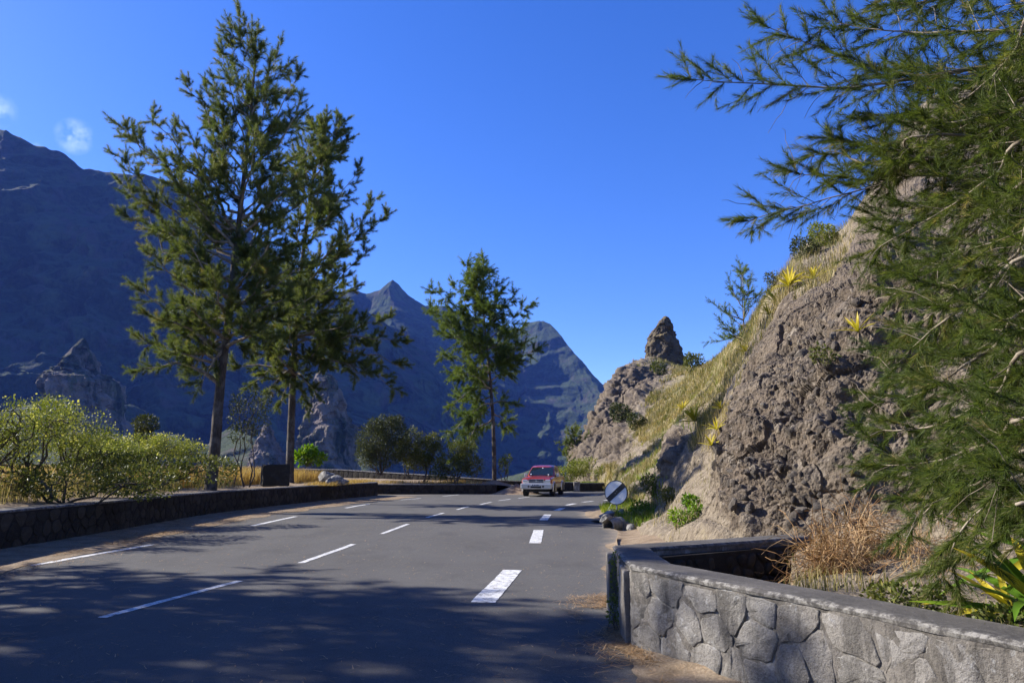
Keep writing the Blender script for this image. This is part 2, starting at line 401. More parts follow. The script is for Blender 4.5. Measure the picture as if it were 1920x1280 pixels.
def mk_wall():
    n = NT('mortar')
    a = n.noise(3.0, 6, 0.7); f = n.noise(34, 6, 0.75); st = n.noise(4.5, 5, 0.65, n.mapped((1, 1, 0.28)))
    c = n.ramp(a, [(0.3, (0.095, 0.085, 0.076)), (0.55, (0.19, 0.172, 0.152)), (0.75, (0.31, 0.285, 0.255))])
    c = n.mix(n.ramp(f, [(0.35, 0.5), (0.52, 0.0)]), c, (0.07, 0.065, 0.06))
    c = n.mix(n.ramp(st, [(0.56, 0.0), (0.68, 0.75)]), c, (0.42, 0.42, 0.42))
    c = n.mix(n.ramp(st, [(0.36, 0.7), (0.46, 0.0)]), c, (0.075, 0.068, 0.06))
    M['mortar'] = n.done(n.bsdf(c, 0.92, normal=n.bump(n.math('ADD', n.math('MULTIPLY', a, 0.7), n.math('MULTIPLY', f, 0.5)), 1.0, 0.03), spec=0.2))
    n = NT('wall_stone')
    r = n.rand(); a = n.noise(6.0, 6, 0.7); f = n.noise(48, 6, 0.75)
    base = n.ramp(r, [(0.0, (0.10, 0.092, 0.084)), (0.35, (0.165, 0.154, 0.142)), (0.6, (0.135, 0.115, 0.093)), (0.8, (0.22, 0.21, 0.20)), (1.0, (0.09, 0.074, 0.064))])
    sm = n.noise(2.6, 6, 0.7)
    base = n.mix(n.ramp(sm, [(0.38, 0.0), (0.6, 0.85)]), base, n.ramp(n.noise(5, 6, 0.7), [(0.3, (0.11, 0.098, 0.088)), (0.7, (0.29, 0.27, 0.245))]))
    c = n.mix(n.ramp(a, [(0.35, 0.0), (0.7, 0.55)]), base, (0.30, 0.285, 0.265))
    c = n.mix(n.ramp(f, [(0.3, 0.6), (0.5, 0.0)]), c, (0.055, 0.05, 0.047))
    st = n.noise(4.0, 5, 0.65, n.mapped((1, 1, 0.25)))
    c = n.mix(n.ramp(st, [(0.38, 0.75), (0.5, 0.0)]), c, (0.055, 0.05, 0.046))
    c = n.mix(n.ramp(n.noise(7, 7, 0.8), [(0.58, 0.0), (0.68, 0.6)]), c, (0.42, 0.42, 0.42))
    M['wall_stone'] = n.done(n.bsdf(c, 0.88, normal=n.bump(n.math('ADD', n.math('MULTIPLY', a, 0.8), n.math('MULTIPLY', f, 0.4)), 1.0, 0.025), spec=0.25))
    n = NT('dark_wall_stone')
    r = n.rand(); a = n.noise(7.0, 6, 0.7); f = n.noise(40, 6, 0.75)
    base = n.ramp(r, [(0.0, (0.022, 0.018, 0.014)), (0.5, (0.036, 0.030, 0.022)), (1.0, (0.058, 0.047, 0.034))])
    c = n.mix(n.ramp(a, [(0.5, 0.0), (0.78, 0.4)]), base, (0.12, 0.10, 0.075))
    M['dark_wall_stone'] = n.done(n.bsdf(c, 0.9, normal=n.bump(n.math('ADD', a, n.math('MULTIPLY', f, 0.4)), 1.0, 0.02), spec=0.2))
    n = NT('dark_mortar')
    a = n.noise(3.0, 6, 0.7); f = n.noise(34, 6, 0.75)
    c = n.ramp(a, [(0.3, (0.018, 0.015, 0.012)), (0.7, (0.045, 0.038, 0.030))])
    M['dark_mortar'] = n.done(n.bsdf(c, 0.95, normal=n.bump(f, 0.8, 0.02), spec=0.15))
    n = NT('cap_concrete')
    a = n.noise(1.7, 6, 0.65); f = n.noise(60, 5, 0.75); s2 = n.noise(14, 5, 0.7)
    c = n.ramp(a, [(0.3, (0.055, 0.051, 0.048)), (0.55, (0.085, 0.078, 0.072)), (0.8, (0.14, 0.128, 0.115))])
    c = n.mix(n.ramp(f, [(0.6, 0.0), (0.72, 0.7)]), c, (0.34, 0.33, 0.31))
    c = n.mix(n.ramp(s2, [(0.3, 0.6), (0.45, 0.0)]), c, (0.05, 0.047, 0.045))
    c = n.mix(n.math('MULTIPLY', n.attr('rim'), n.ramp(s2, [(0.46, 0.0), (0.60, 0.75)])), c, (0.30, 0.285, 0.26))
    M['cap_concrete'] = n.done(n.bsdf(c, 0.9, normal=n.bump(n.math('ADD', s2, n.math('MULTIPLY', f, 0.5)), 0.6, 0.015), spec=0.25))
    n = NT('pale_rock')
    a = n.noise(5, 6, 0.7); f = n.noise(30, 5, 0.7)
    c = n.ramp(a, [(0.3, (0.10, 0.095, 0.085)), (0.5, (0.24, 0.23, 0.21)), (0.72, (0.46, 0.44, 0.41))])
    M['pale_rock'] = n.done(n.bsdf(c, 0.9, normal=n.bump(n.math('ADD', a, f), 0.9, 0.03), spec=0.2))
mk_wall()
def plain(name, col, rough=0.5, metal=0.0, coat=0.0, spec=0.5, var=0.12, sc=6.0):
    n = NT(name)
    c = n.mix(n.ramp(n.noise(sc, 5, 0.6), [(0.35, 0.0), (0.7, 1.0)]), tuple(x * (1 - var) for x in col), tuple(min(1, x * (1 + var)) for x in col))
    M[name] = n.done(n.bsdf(c, rough, metal, coat=coat, spec=spec))
plain('car_red', (0.32, 0.030, 0.014), 0.32, 0.25, 0.8, var=0.06)
plain('car_silver', (0.66, 0.63, 0.59), 0.35, 0.45, 0.4, var=0.06)
plain('chrome', (0.75, 0.75, 0.76), 0.18, 1.0)
plain('black_plastic', (0.015, 0.015, 0.016), 0.55)
plain('tyre', (0.018, 0.018, 0.018), 0.85)
plain('lamp_glass', (0.75, 0.76, 0.74), 0.12, 0.3, 0.8, var=0.1, sc=25)
plain('lamp_orange', (0.75, 0.24, 0.05), 0.2)
plain('car_glass', (0.012, 0.018, 0.018), 0.05, 0.0, 0.0, spec=0.9)
plain('plate_white', (0.75, 0.75, 0.76), 0.5)
plain('seat_cloth', (0.10, 0.10, 0.11), 0.9)
plain('sign_white', (0.85, 0.85, 0.82), 0.9, var=0.05, sc=9, spec=0.1)
plain('sign_black', (0.022, 0.022, 0.026), 0.5)
plain('sign_back', (0.07, 0.08, 0.085), 0.6, 0.2)
plain('galvanised', (0.42, 0.43, 0.43), 0.45, 0.6)
plain('pipe_concrete', (0.20, 0.195, 0.18), 0.9, var=0.35, sc=9)
plain('pipe_dark', (0.045, 0.047, 0.048), 0.8, var=0.3, sc=9)
# ================================================================== LAND
def clip_poly(poly, nx, ny, c):
    out = []
    for i in range(len(poly)):
        a, b = poly[i], poly[(i + 1) % len(poly)]
        da, db = a[0] * nx + a[1] * ny - c, b[0] * nx + b[1] * ny - c
        if da <= 0: out.append(a)
        if (da < 0) != (db < 0) and abs(da - db) > 1e-12:
            t = da / (da - db); out.append((a[0] + (b[0] - a[0]) * t, a[1] + (b[1] - a[1]) * t))
    return out
def cells(L, z0, z1, size, rnd, aspect=1.25):
    rows = max(1, round((z1 - z0) / (size / aspect))); rh = (z1 - z0) / rows
    seeds = []
    for r in range(rows):
        n = max(1, round(L / size)); off = 0.5 if r % 2 else 0.0
        for k in range(-1, n + 1):
            seeds.append(((k + 0.5 + off + rnd.uniform(-.36, .36)) * L / n, z0 + (r + .5 + rnd.uniform(-.33, .33)) * rh))
    out = []
    for i, (x, y) in enumerate(seeds):
        poly = [(0, z0), (L, z0), (L, z1), (0, z1)]
        for j, (a, b) in enumerate(seeds):
            if i == j or abs(a - x) > 3 * size or abs(b - y) > 3 * size: continue
            nx, ny = a - x, b - y
            poly = clip_poly(poly, nx, ny, (nx * (a + x) + ny * (b + y)) / 2)
            if len(poly) < 3: break
        if len(poly) >= 3: out.append(poly)
    return out
class Path:
    """plan curve of a wall face; normal points away from the wall body"""
    def __init__(s, pts, side, smooth=True, n=12):
        p = np.array(pts, float)[:, :2]
        if smooth: p = catmull(p, np.linspace(0, len(p) - 1, (len(p) - 1) * n + 1))
        seg = np.linalg.norm(np.diff(p, axis=0), axis=1)
        s.s = np.concatenate([[0], np.cumsum(seg)]); s.L = s.s[-1]; s.p = p
        t = unit(np.diff(p, axis=0)); nrm = np.stack([t[:, 1], -t[:, 0]], 1) * side
        nv = np.vstack([nrm[:1], nrm[:-1] + nrm[1:], nrm[-1:]]); nv = unit(nv)
        # mitre length
        c = np.concatenate([[1], (nv[1:-1] * nrm[1:]).sum(1), [1]])
        s.n = nv / np.clip(c, 0.45, 1)[:, None]
    def at(s, q):
        q = np.asarray(q, float)
        return (np.stack([np.interp(q, s.s, s.p[:, k]) for k in (0, 1)], -1), np.stack([np.interp(q, s.s, s.n[:, k]) for k in (0, 1)], -1))
def make_stone(path, poly, back, th, proud, rnd, mat, parent, kind=None, fine=False, gap=None):
    c = np.mean(poly, 0); p = np.array(poly)
    gap = gap or (.005 if fine else .013)
    r = np.linalg.norm(p - c, axis=1).mean()
    if r < 0.035: return None
    p = c + (p - c) * max(0.5, 1 - gap / r)
    if fine: p = p + np.array([[rnd.uniform(-.02, .02), rnd.uniform(-.02, .02)] for _ in p])
    q = []
    for i in range(len(p)):
        a, b = p[i], p[(i + 1) % len(p)]
        q += [a * .86 + b * .14, a * .14 + b * .86] if fine else [a * .75 + b * .25, a * .25 + b * .75]
    q = np.array(q)
    if fine:
        q2 = []
        for i in range(len(q)):
            a, b = q[i], q[(i + 1) % len(q)]
            q2 += [a, (a + b) / 2 + np.array([rnd.uniform(-.012, .012), rnd.uniform(-.012, .012)])]
        q = np.array(q2)
    rings = [(1.0, -0.03), (0.985, proud * .3), (0.93, proud), (0.5, proud * 1.0 + .004)] if fine else [(1.0, -0.02), (0.93, proud), (0.5, proud * 1.3)]
    V = []; n = len(q)
    tl = .018 if fine else .045
    tilt = rnd.uniform(-tl, tl), rnd.uniform(-tl, tl)
    for sc, d in rings:
        for k in range(n):
            w = c + (q[k] - c) * sc
            jit = rnd.uniform(-.006, .006) if d > 0 else 0
            V.append((w[0], w[1], d + jit + ((w[0] - c[0]) * tilt[0] + (w[1] - c[1]) * tilt[1] if d > 0 else 0)))
    V.append((c[0], c[1], rings[-1][1] + rnd.uniform(-.004, .010)))
    V = np.array(V)
    pos, nn = path.at(V[:, 0])
    off = V[:, 2] if not back else -(th + V[:, 2])
    W = np.stack([pos[:, 0] + nn[:, 0] * off, pos[:, 1] + nn[:, 1] * off, V[:, 1]], 1)
    F4 = []; nr = len(rings)
    for j in range(nr - 1):
        for k in range(n):
            F4.append((j * n + k, j * n + (k + 1) % n, (j + 1) * n + (k + 1) % n, (j + 1) * n + k))
    F3 = [((nr - 1) * n + k, (nr - 1) * n + (k + 1) % n, nr * n) for k in range(n)]
    F4, F3 = np.array(F4), np.array(F3)
    return W, F4, F3
def make_wall(name, label, cat, path, z0, z1, th, stone=0.3, smat='wall_stone', mmat='mortar', front=True, back=False,
              individual=True, proud=0.02, ds=0.3, rough=0.012, group=None, s_lim=None, fine=False, capw=0.02, seed=1, capt=0.07, ends=True):
    """z0/z1 may be numbers or functions of arc length"""
    rnd = random.Random(seed)
    f0 = z0 if callable(z0) else (lambda q: np.full(np.shape(q), float(z0)))
    f1 = z1 if callable(z1) else (lambda q: np.full(np.shape(q), float(z1)))
    n = max(3, int(path.L / ds) + 1)
    ss = np.unique(np.concatenate([np.linspace(0, path.L, n), path.s]))
    pos, nn = path.at(ss)
    a, b = f0(ss), f1(ss) - capt
    root = empty(name, (float(path.p[len(path.p) // 2, 0]), float(path.p[len(path.p) // 2, 1]), float(f0(np.array([path.L / 2]))[0])))
    inv = Matrix.Translation(-root.location)
    tag(root, label, cat, group)
    nz = 14 if fine else 5
    sec = [(0.0, k / nz) for k in range(nz + 1)] + [(th, 1 - k / nz) for k in range(nz + 1)]
    V = np.zeros((len(ss), len(sec), 3))
    for j, (d, t) in enumerate(sec):
        V[:, j, 0] = pos[:, 0] - nn[:, 0] * d; V[:, j, 1] = pos[:, 1] - nn[:, 1] * d; V[:, j, 2] = a + (b - a) * t
    fl = V.reshape(-1, 3)
    dsp = (fbm(fl * 2.3, 3, 5) * rough * 1.5 + fbm(fl * 11, 3, 8) * rough).reshape(len(ss), len(sec))
    for j, (d, t) in enumerate(sec):
        sg = 1 if d == 0 else -1
        V[:, j, 0] += nn[:, 0] * dsp[:, j] * sg; V[:, j, 1] += nn[:, 1] * dsp[:, j] * sg
    m = len(sec)
    F = [grid_faces(len(ss), m)]
    F.append(np.array([[j for j in range(m)], [((len(ss) - 1) * m + m - 1 - j) for j in range(m)]]))
    o = link('masonry_body', npmesh('masonry_body', V.reshape(-1, 3) , F, [M[mmat]], False), root); o.matrix_parent_inverse = inv
    cs = [(-capw, 0, 0.6), (-capw - .004, .55, 1), (-capw + .02, .95, 1), (.05, 1.0, .25), (th * .5, 1.04, 0), (th - .05, 1.0, .1), (th + capw - .02, .95, .6), (th + capw, .5, .5), (th + capw, 0, .2)]
    ssc = np.unique(np.concatenate([np.linspace(0, path.L, max(3, int(path.L / (ds * (0.5 if fine else 1))))), path.s]))
    pc, nc = path.at(ssc); V = np.zeros((len(ssc), len(cs), 3)); rim = np.zeros((len(ssc), len(cs)))
    b2 = f1(ssc) - capt
    for j, (d, t, r_) in enumerate(cs):
        jt = fbm(np.stack([ssc * 5, np.full(len(ssc), j * 3.1), ssc * 0], 1), 3, 3) * (0.008 if fine else .006)
        V[:, j, 0] = pc[:, 0] - nc[:, 0] * (d + jt); V[:, j, 1] = pc[:, 1] - nc[:, 1] * (d + jt)
        V[:, j, 2] = b2 + .002 + capt * t + jt * .35; rim[:, j] = r_
    F = [grid_faces(len(ssc), len(cs)), np.array([[j for j in range(len(cs))], [((len(ssc) - 1) * len(cs) + len(cs) - 1 - j) for j in range(len(cs))]])]
    o = link('wall_cap', npmesh('wall_cap', V.reshape(-1, 3), F, [M['cap_concrete']], False, {'rim': rim.ravel()}), root); o.matrix_parent_inverse = inv
    allW = []; allF4 = []; allF3 = []; off = 0; cnt = 0
    for bk in ([False] if front else []) + ([True] if back else []):
        lo, hi = s_lim or (0, path.L)
        zz0 = float(np.max(f0(ss))); zz1 = float(np.min(f1(ss)) - capt)
        for poly in cells(hi - lo, 0.0, 1.0, stone, rnd) if False else cells(hi - lo, 0.01, max(.2, zz1 - zz0 - .01), stone, rnd):
            poly = [(x + lo, y) for x, y in poly]
            sc_ = float(np.mean([q[0] for q in poly])); zb = float(f0(np.array([sc_]))[0]); zt = float(f1(np.array([sc_]))[0]) - capt
            poly = [(x, zb + y * (zt - zb) / max(.2, zz1 - zz0)) for x, y in poly]
            r = make_stone(path, poly, bk, th, proud * rnd.uniform(.6, 1.35), rnd, smat, root, fine=fine)
            if r is None: continue
            W, F4, F3 = r; cnt += 1
            if bk: F4 = F4[:, ::-1]; F3 = F3[:, ::-1]
            if individual and cnt <= 300:
                o = link('stone', npmesh('stone', W, [F4, F3], [M[smat]], fine), root); o.matrix_parent_inverse = inv
            else:
                allW.append(W); allF4.append(F4 + off); allF3.append(F3 + off); off += len(W)
    if allW:
        o = link('stone_facing', npmesh('stone_facing', np.vstack(allW), [np.vstack(allF4), np.vstack(allF3)], [M[smat]], False), root)
        o.matrix_parent_inverse = inv; o['kind'] = 'stuff'
    return root

# ------------------------------------------------------------------ plan of the road
LW = [(-9.6, -12), (-9.45, -4), (-9.4, 4), (-9.42, 10)] + [tuple(G(u, v, .8)[:2]) for u, v in ((0, 957), (200, 939.5), (400, 921.5), (560, 911.5), (640, 907.2), (700, 904.2))]
LWE = LW + [(-7.75, 42.0), (-8.3, 43.6), (-9.8, 44.6), (-12.5, 44.9)]
lwy = np.array([p[1] for p in LW]); lwx = np.array([p[0] for p in LW])
def xw(y): return np.interp(y, lwy, lwx)
XR = [(-12, 4.6), (0, 4.4), (2.2, 3.4), (3.7, 2.75), (4.9, 2.0), (5.8, 1.55), (6.9, 1.3), (8.9, 1.35), (12.4, 1.8), (16, 2.25), (19, 2.75), (21.9, 2.62), (25, 2.5), (27.5, 2.75), (29.4, 3.25), (32.5, 4.3), (35, 5.4), (38, 7.6), (41, 11), (44, 16), (53, 24)]
xry = np.array([p[0] for p in XR]); xrx = np.array([p[1] for p in XR])
def xr(y): return np.interp(y, xry, xrx)
BACK = [(-22, 60.5), (-14, 57), (-7, 53.2), (-2, 51.0), (1, 50.3), (4, 50.6), (8, 52.0), (12, 53.6), (17, 54)]
bx = np.array([p[0] for p in BACK]); by = np.array([p[1] for p in BACK])
def yb(x): return np.interp(x, bx, by)

def build_road():
    ys = np.unique(np.concatenate([np.arange(-12, 0, .5), np.arange(0, 30, .12), np.arange(30, 51.5, .3)]))
    nx = 90; t = np.linspace(0, 1, nx)
    left = np.where(ys < 41, xw(ys) + .05, np.interp(ys, [41, 44, 50, 52], [-7.8, -9.5, -11, -14])); right = xr(ys)
    X = left[:, None] + (right - left)[:, None] * t[None]
    Y = np.repeat(ys[:, None], nx, 1)
    camb = .0 * X
    wob = fbm(np.stack([X.ravel() * .8, Y.ravel() * .8, X.ravel() * 0], 1), 2, 31).reshape(X.shape) * .006
    V = np.stack([X, Y, camb + wob], -1)
    V[:, -1, 0] += fbm(np.stack([ys * 1.7, ys * 0, ys * 0], 1), 3, 12) * .05 * (ys > 9.5)
    el = np.clip(1 - (X - left[:, None] - 1.0) / 1.1, 0, 1)
    er = np.clip(1 - (right[:, None] - X) / 0.9, 0, 1) * .9
    lay = np.clip((-2.0 - X) / 4, 0, 1) * np.clip((Y - 41.5) / 2, 0, 1) * .8
    o = link('road', npmesh('road', V.reshape(-1, 3), grid_faces(len(ys), nx), [M['asphalt']], True, {'edge': np.maximum(np.maximum(el, er), lay).ravel()}))
    tag(o, 'dark grey two-way asphalt road curving right with white dashes', None, None, 'structure')
    return o
road = build_road()
def road_z(x, y): return float(fbm(np.array([[x * .8, y * .8, 0]]), 2, 31)[0] * .006)
def dash(p, q, w, wq=None):
    """white dash painted from p to q on the asphalt"""
    p, q = np.array(p[:2]), np.array(q[:2]); d = q - p; L = np.linalg.norm(d); d /= L; nrm = np.array([-d[1], d[0]])
    n = max(4, int(L / .12)); V = []
    for k in range(n + 1):
        c = p + d * L * k / n
        for sgn in (-.5, -.17, .17, .5):
            e = c + nrm * (w * sgn + (random.uniform(-.006, .006) if abs(sgn) == .5 else 0))
            V.append((e[0], e[1], road_z(e[0], e[1]) + .006))
    link('lane_dash', npmesh('lane_dash', V, grid_faces(n + 1, 4)[:, ::-1], [M['road_paint']], False), road)
ctr = [((190, 1158), (450, 1089)), ((564, 1055), (663, 1020)), ((716, 1000.5), (765, 982)), ((800, 970), (832, 961.5)), ((857, 955), (878, 949.5)), ((901, 945.5), (921, 941)), ((935, 938.5), (957, 935.2)), ((972, 934), (993, 931))]
for a, b in ctr: dash(G(*a), G(*b), .12)
rgt = [((905, 1130), (961, 1068), .30), ((1003, 1018), (1010, 993.5), .26), ((1019, 975), (1027, 964.5), .26), ((1043, 957), (1055, 952.3), .24), ((1063, 946.8), (1078, 943.8), .22), ((1092, 941), (1112, 939.3), .2), ((1133, 937.8), (1150, 936), .2)]
for a, b, w in rgt: dash(G(*a), G(*b), w)
edg = [((60, 1060), (285, 1020.5)), ((473, 985.5), (555, 967.8)), ((648, 952), (692, 944.3)), ((751, 936.8), (789, 933.8)), ((830, 929.8), (860, 927)), ((905, 926), (926, 924.7)), ((1057, 922.2), (1076, 921.3)), ((1097, 921), (1115, 920.2)), ((1107, 928), (1124, 926.9)), ((962, 924.6), (975, 924.0)), ((1052, 931.5), (1067, 930.0))]
for k, (a, b) in enumerate(edg): dash(G(*a), G(*b), .16)
dash((-7.4, 7.5), (-7.45, 10.6), .16); dash((-4.9, 3.5), (-5.1, 6.1), .12); dash((-1.4, 2.4), (-.9, 5.2), .30)

def build_ground():
    def axis(lo, hi, st, far, g=1.28):
        a = list(np.arange(lo, hi, st)); s_ = st
        while a[-1] < far: s_ *= g; a.append(a[-1] + s_)
        s_ = st; b = [a[0]]
        while b[-1] > -far: s_ *= g; b.append(b[-1] - s_)
        return np.array(b[:0:-1] + a)
    xs = axis(-34, 26, .5, 2600); ys = axis(-14, 66, .5, 2600)
    X, Y = np.meshgrid(xs, ys, indexing='ij')
    z = np.full(X.shape, -.04)
    d1 = np.clip(-26 - X, 0, None); d2 = np.clip(Y - yb(X) - .4, 0, None)
    drop = np.where(X < 14, np.maximum(d1 * .7, d2 * .75), d1 * .7)
    drop = np.where(X >= 14, np.maximum(drop, np.clip(Y - 130, 0, None) * .5), drop)
    drop = np.maximum(drop, np.clip(-Y - 60, 0, None) * .3)
    z -= np.minimum(drop, 150 + drop * .0)
    hole = (X > 1.75) & (Y < 30) & (Y > 1)
    z = np.where(hole, -1.3, z)
    p = np.stack([X.ravel(), Y.ravel(), X.ravel() * 0], 1)
    z += np.clip(-z - 5, 0, 60).reshape(X.shape) * (.4 * fbm(p * .01, 4, 3)).reshape(X.shape)
    o = link('ground', npmesh('ground', np.stack([X, Y, z], -1).reshape(-1, 3), grid_faces(*X.shape), [M['valley_ground']], True))
    tag(o, 'ground falling from the roadside into the deep valley', kind='structure')
build_ground()

def bank_z(d, y):
    z = np.interp(d, [0, .5, 2, 4, 7, 12, 17, 24, 34, 60, 120], [.74, .77, .84, .95, 1.02, .95, .5, -2, -9, -30, -80])
    return z
def build_bank():
    ys = np.arange(-16, 46.2, .25); ds = np.concatenate([np.arange(.25, 8, .2), np.arange(8, 20, .5), [24, 34, 60, 120]])
    X = (xw(np.clip(ys, -12, 41))[:, None] - .2 - ds[None]); X = X - np.clip(ys - 41.5, 0, 10)[:, None] ** 1.6 * .25
    Y = np.repeat(ys[:, None], len(ds), 1)
    Z = bank_z(ds, 0)[None] + 0 * X
    p = np.stack([X.ravel(), Y.ravel(), 0 * X.ravel()], 1)
    Z = Z + (fbm(p * .9, 4, 21) * .07).reshape(X.shape) * np.clip(ds / 2, 0.2, 1)[None]
    o = link('embankment', npmesh('embankment', np.stack([X, Y, Z], -1).reshape(-1, 3), grid_faces(*X.shape)[:, ::-1], [M['dirt']], True))
    tag(o, 'raised sandy bank behind the long low wall', kind='structure')
    # terrace between the low front wall and the back wall
    xs = np.arange(-30, 1.2, .4); t = np.linspace(0, 1, 26)
    y0 = np.interp(xs, [-30, -12, -8, -.8, 1.2], [44.2, 44.6, 45.4, 46.2, 46.5]); y1 = np.maximum(yb(xs) + .2, y0 + .5)
    X = np.repeat(xs[:, None], len(t), 1); Y = y0[:, None] + (y1 - y0)[:, None] * t[None]
    zb = np.interp(xs, [-30, -14, -5, .0, 1.2], [.8, .75, .6, .35, .0])
    Z = zb[:, None] + .12 * t[None]
    md = np.sqrt((X + 1.15) ** 2 + (Y - 47.2) ** 2); Z = Z + np.clip(1 - md / 1.9, 0, 1) ** 1.3 * .45
    p = np.stack([X.ravel(), Y.ravel(), 0 * X.ravel()], 1); Z += (fbm(p * .9, 4, 22) * .06).reshape(X.shape)
    o = link('terrace', npmesh('terrace', np.stack([X, Y, Z], -1).reshape(-1, 3), grid_faces(*X.shape)[:, ::-1], [M['dirt']], True))
    tag(o, 'dusty terrace between the two far walls', kind='structure')
    # dirt spilling down from the tree at the kerb
    th = np.linspace(0, 2 * np.pi, 40, endpoint=False); rr = np.linspace(0, 1, 9)
    V = []
    for r_ in rr:
        for a in th:
            x = .3 + math.cos(a) * 1.75 * r_; y = 46.0 + math.sin(a) * 1.5 * r_
            V.append((x, y, .62 * (1 - r_) ** 1.2 - .01 + .03 * math.sin(a * 5) * (1 - r_)))
    F = []
    for j in range(8):
        for k in range(40): F.append((j * 40 + k, (j + 1) * 40 + k, (j + 1) * 40 + (k + 1) % 40, j * 40 + (k + 1) % 40))
    o = link('dirt_mound', npmesh('dirt_mound', V, np.array(F), [M['dirt']], True)); tag(o, 'reddish dirt mound at the foot of the farthest filao', kind='structure')
build_bank()

def build_verges():
    ys = np.arange(-12, 41.5, .12); n = 12
    w = 1.72 + fbm(np.stack([ys * .9, 0 * ys, 0 * ys], 1), 4, 41) * .40 + np.clip((ys - 20) / 18, 0, 1) * .5
    t = np.linspace(0, 1, n)
    X = xw(ys)[:, None] - .02 + (w[:, None] + .05) * t[None]; Y = np.repeat(ys[:, None], n, 1)
    Z = .008 + (1 - t)[None] ** 1.5 * .07 + 0 * X
    Z += (fbm(np.stack([X.ravel() * 4, Y.ravel() * 4, 0 * X.ravel()], 1), 3, 44) * .015).reshape(X.shape) * (1 - t)[None]
    o = link('verge', npmesh('verge', np.stack([X, Y, Z], -1).reshape(-1, 3), grid_faces(*X.shape), [M['dirt']], True)); tag(o, kind='structure')
    # litter at the foot of the right wall
    ys = np.arange(-4, 17, .1)
    w = .30 + fbm(np.stack([ys * 1.1, 0 * ys + 5, 0 * ys], 1), 4, 47) * .30 + np.interp(ys, [0, 5, 7.5, 9, 12, 16], [.55, .5, .0, -.15, -.1, -.2])
    w = np.clip(w, .03, 2)
    X = xr(ys)[:, None] - w[:, None] * (1 - t)[None] + .02; Y = np.repeat(ys[:, None], n, 1)
    Z = .009 + t[None] ** 2 * .05 + 0 * X
    Z += (fbm(np.stack([X.ravel() * 4, Y.ravel() * 4, 0 * X.ravel()], 1), 3, 48) * .012).reshape(X.shape) * t[None]
    o = link('verge', npmesh('verge', np.stack([X, Y, Z], -1).reshape(-1, 3), grid_faces(*X.shape), [M['dirt']], True)); tag(o, kind='structure')
    # gutter strip between the asphalt and the hillside
    ys = np.arange(9.3, 45, .15); ds = np.array([-.12, 0, .1, .25, .5, .8, 1.2, 1.8, 2.6, 4, 6])
    zz = np.array([-.03, .004, -.05, -.07, -.02, .05, .10, .16, .3, .5, .6])
    zz2 = np.array([-.03, .004, .02, .04, .08, .14, .2, .26, .35, .4, .5])
    m = np.clip(1 - np.abs(ys - 20.5) / 5, 0, 1)[:, None]
    X = xr(ys)[:, None] + ds[None] ; Y = np.repeat(ys[:, None], len(ds), 1)
    Z = zz[None] * m + zz2[None] * (1 - m)
    Z = Z + (fbm(np.stack([X.ravel() * 1.6, Y.ravel() * 1.6, 0 * X.ravel()], 1), 4, 45) * .05).reshape(X.shape) * np.clip(ds, 0, 1)[None]
    o = link('verge', npmesh('verge', np.stack([X, Y, Z], -1).reshape(-1, 3), grid_faces(*X.shape), [M['dirt']], True)); tag(o, kind='structure')
build_verges()

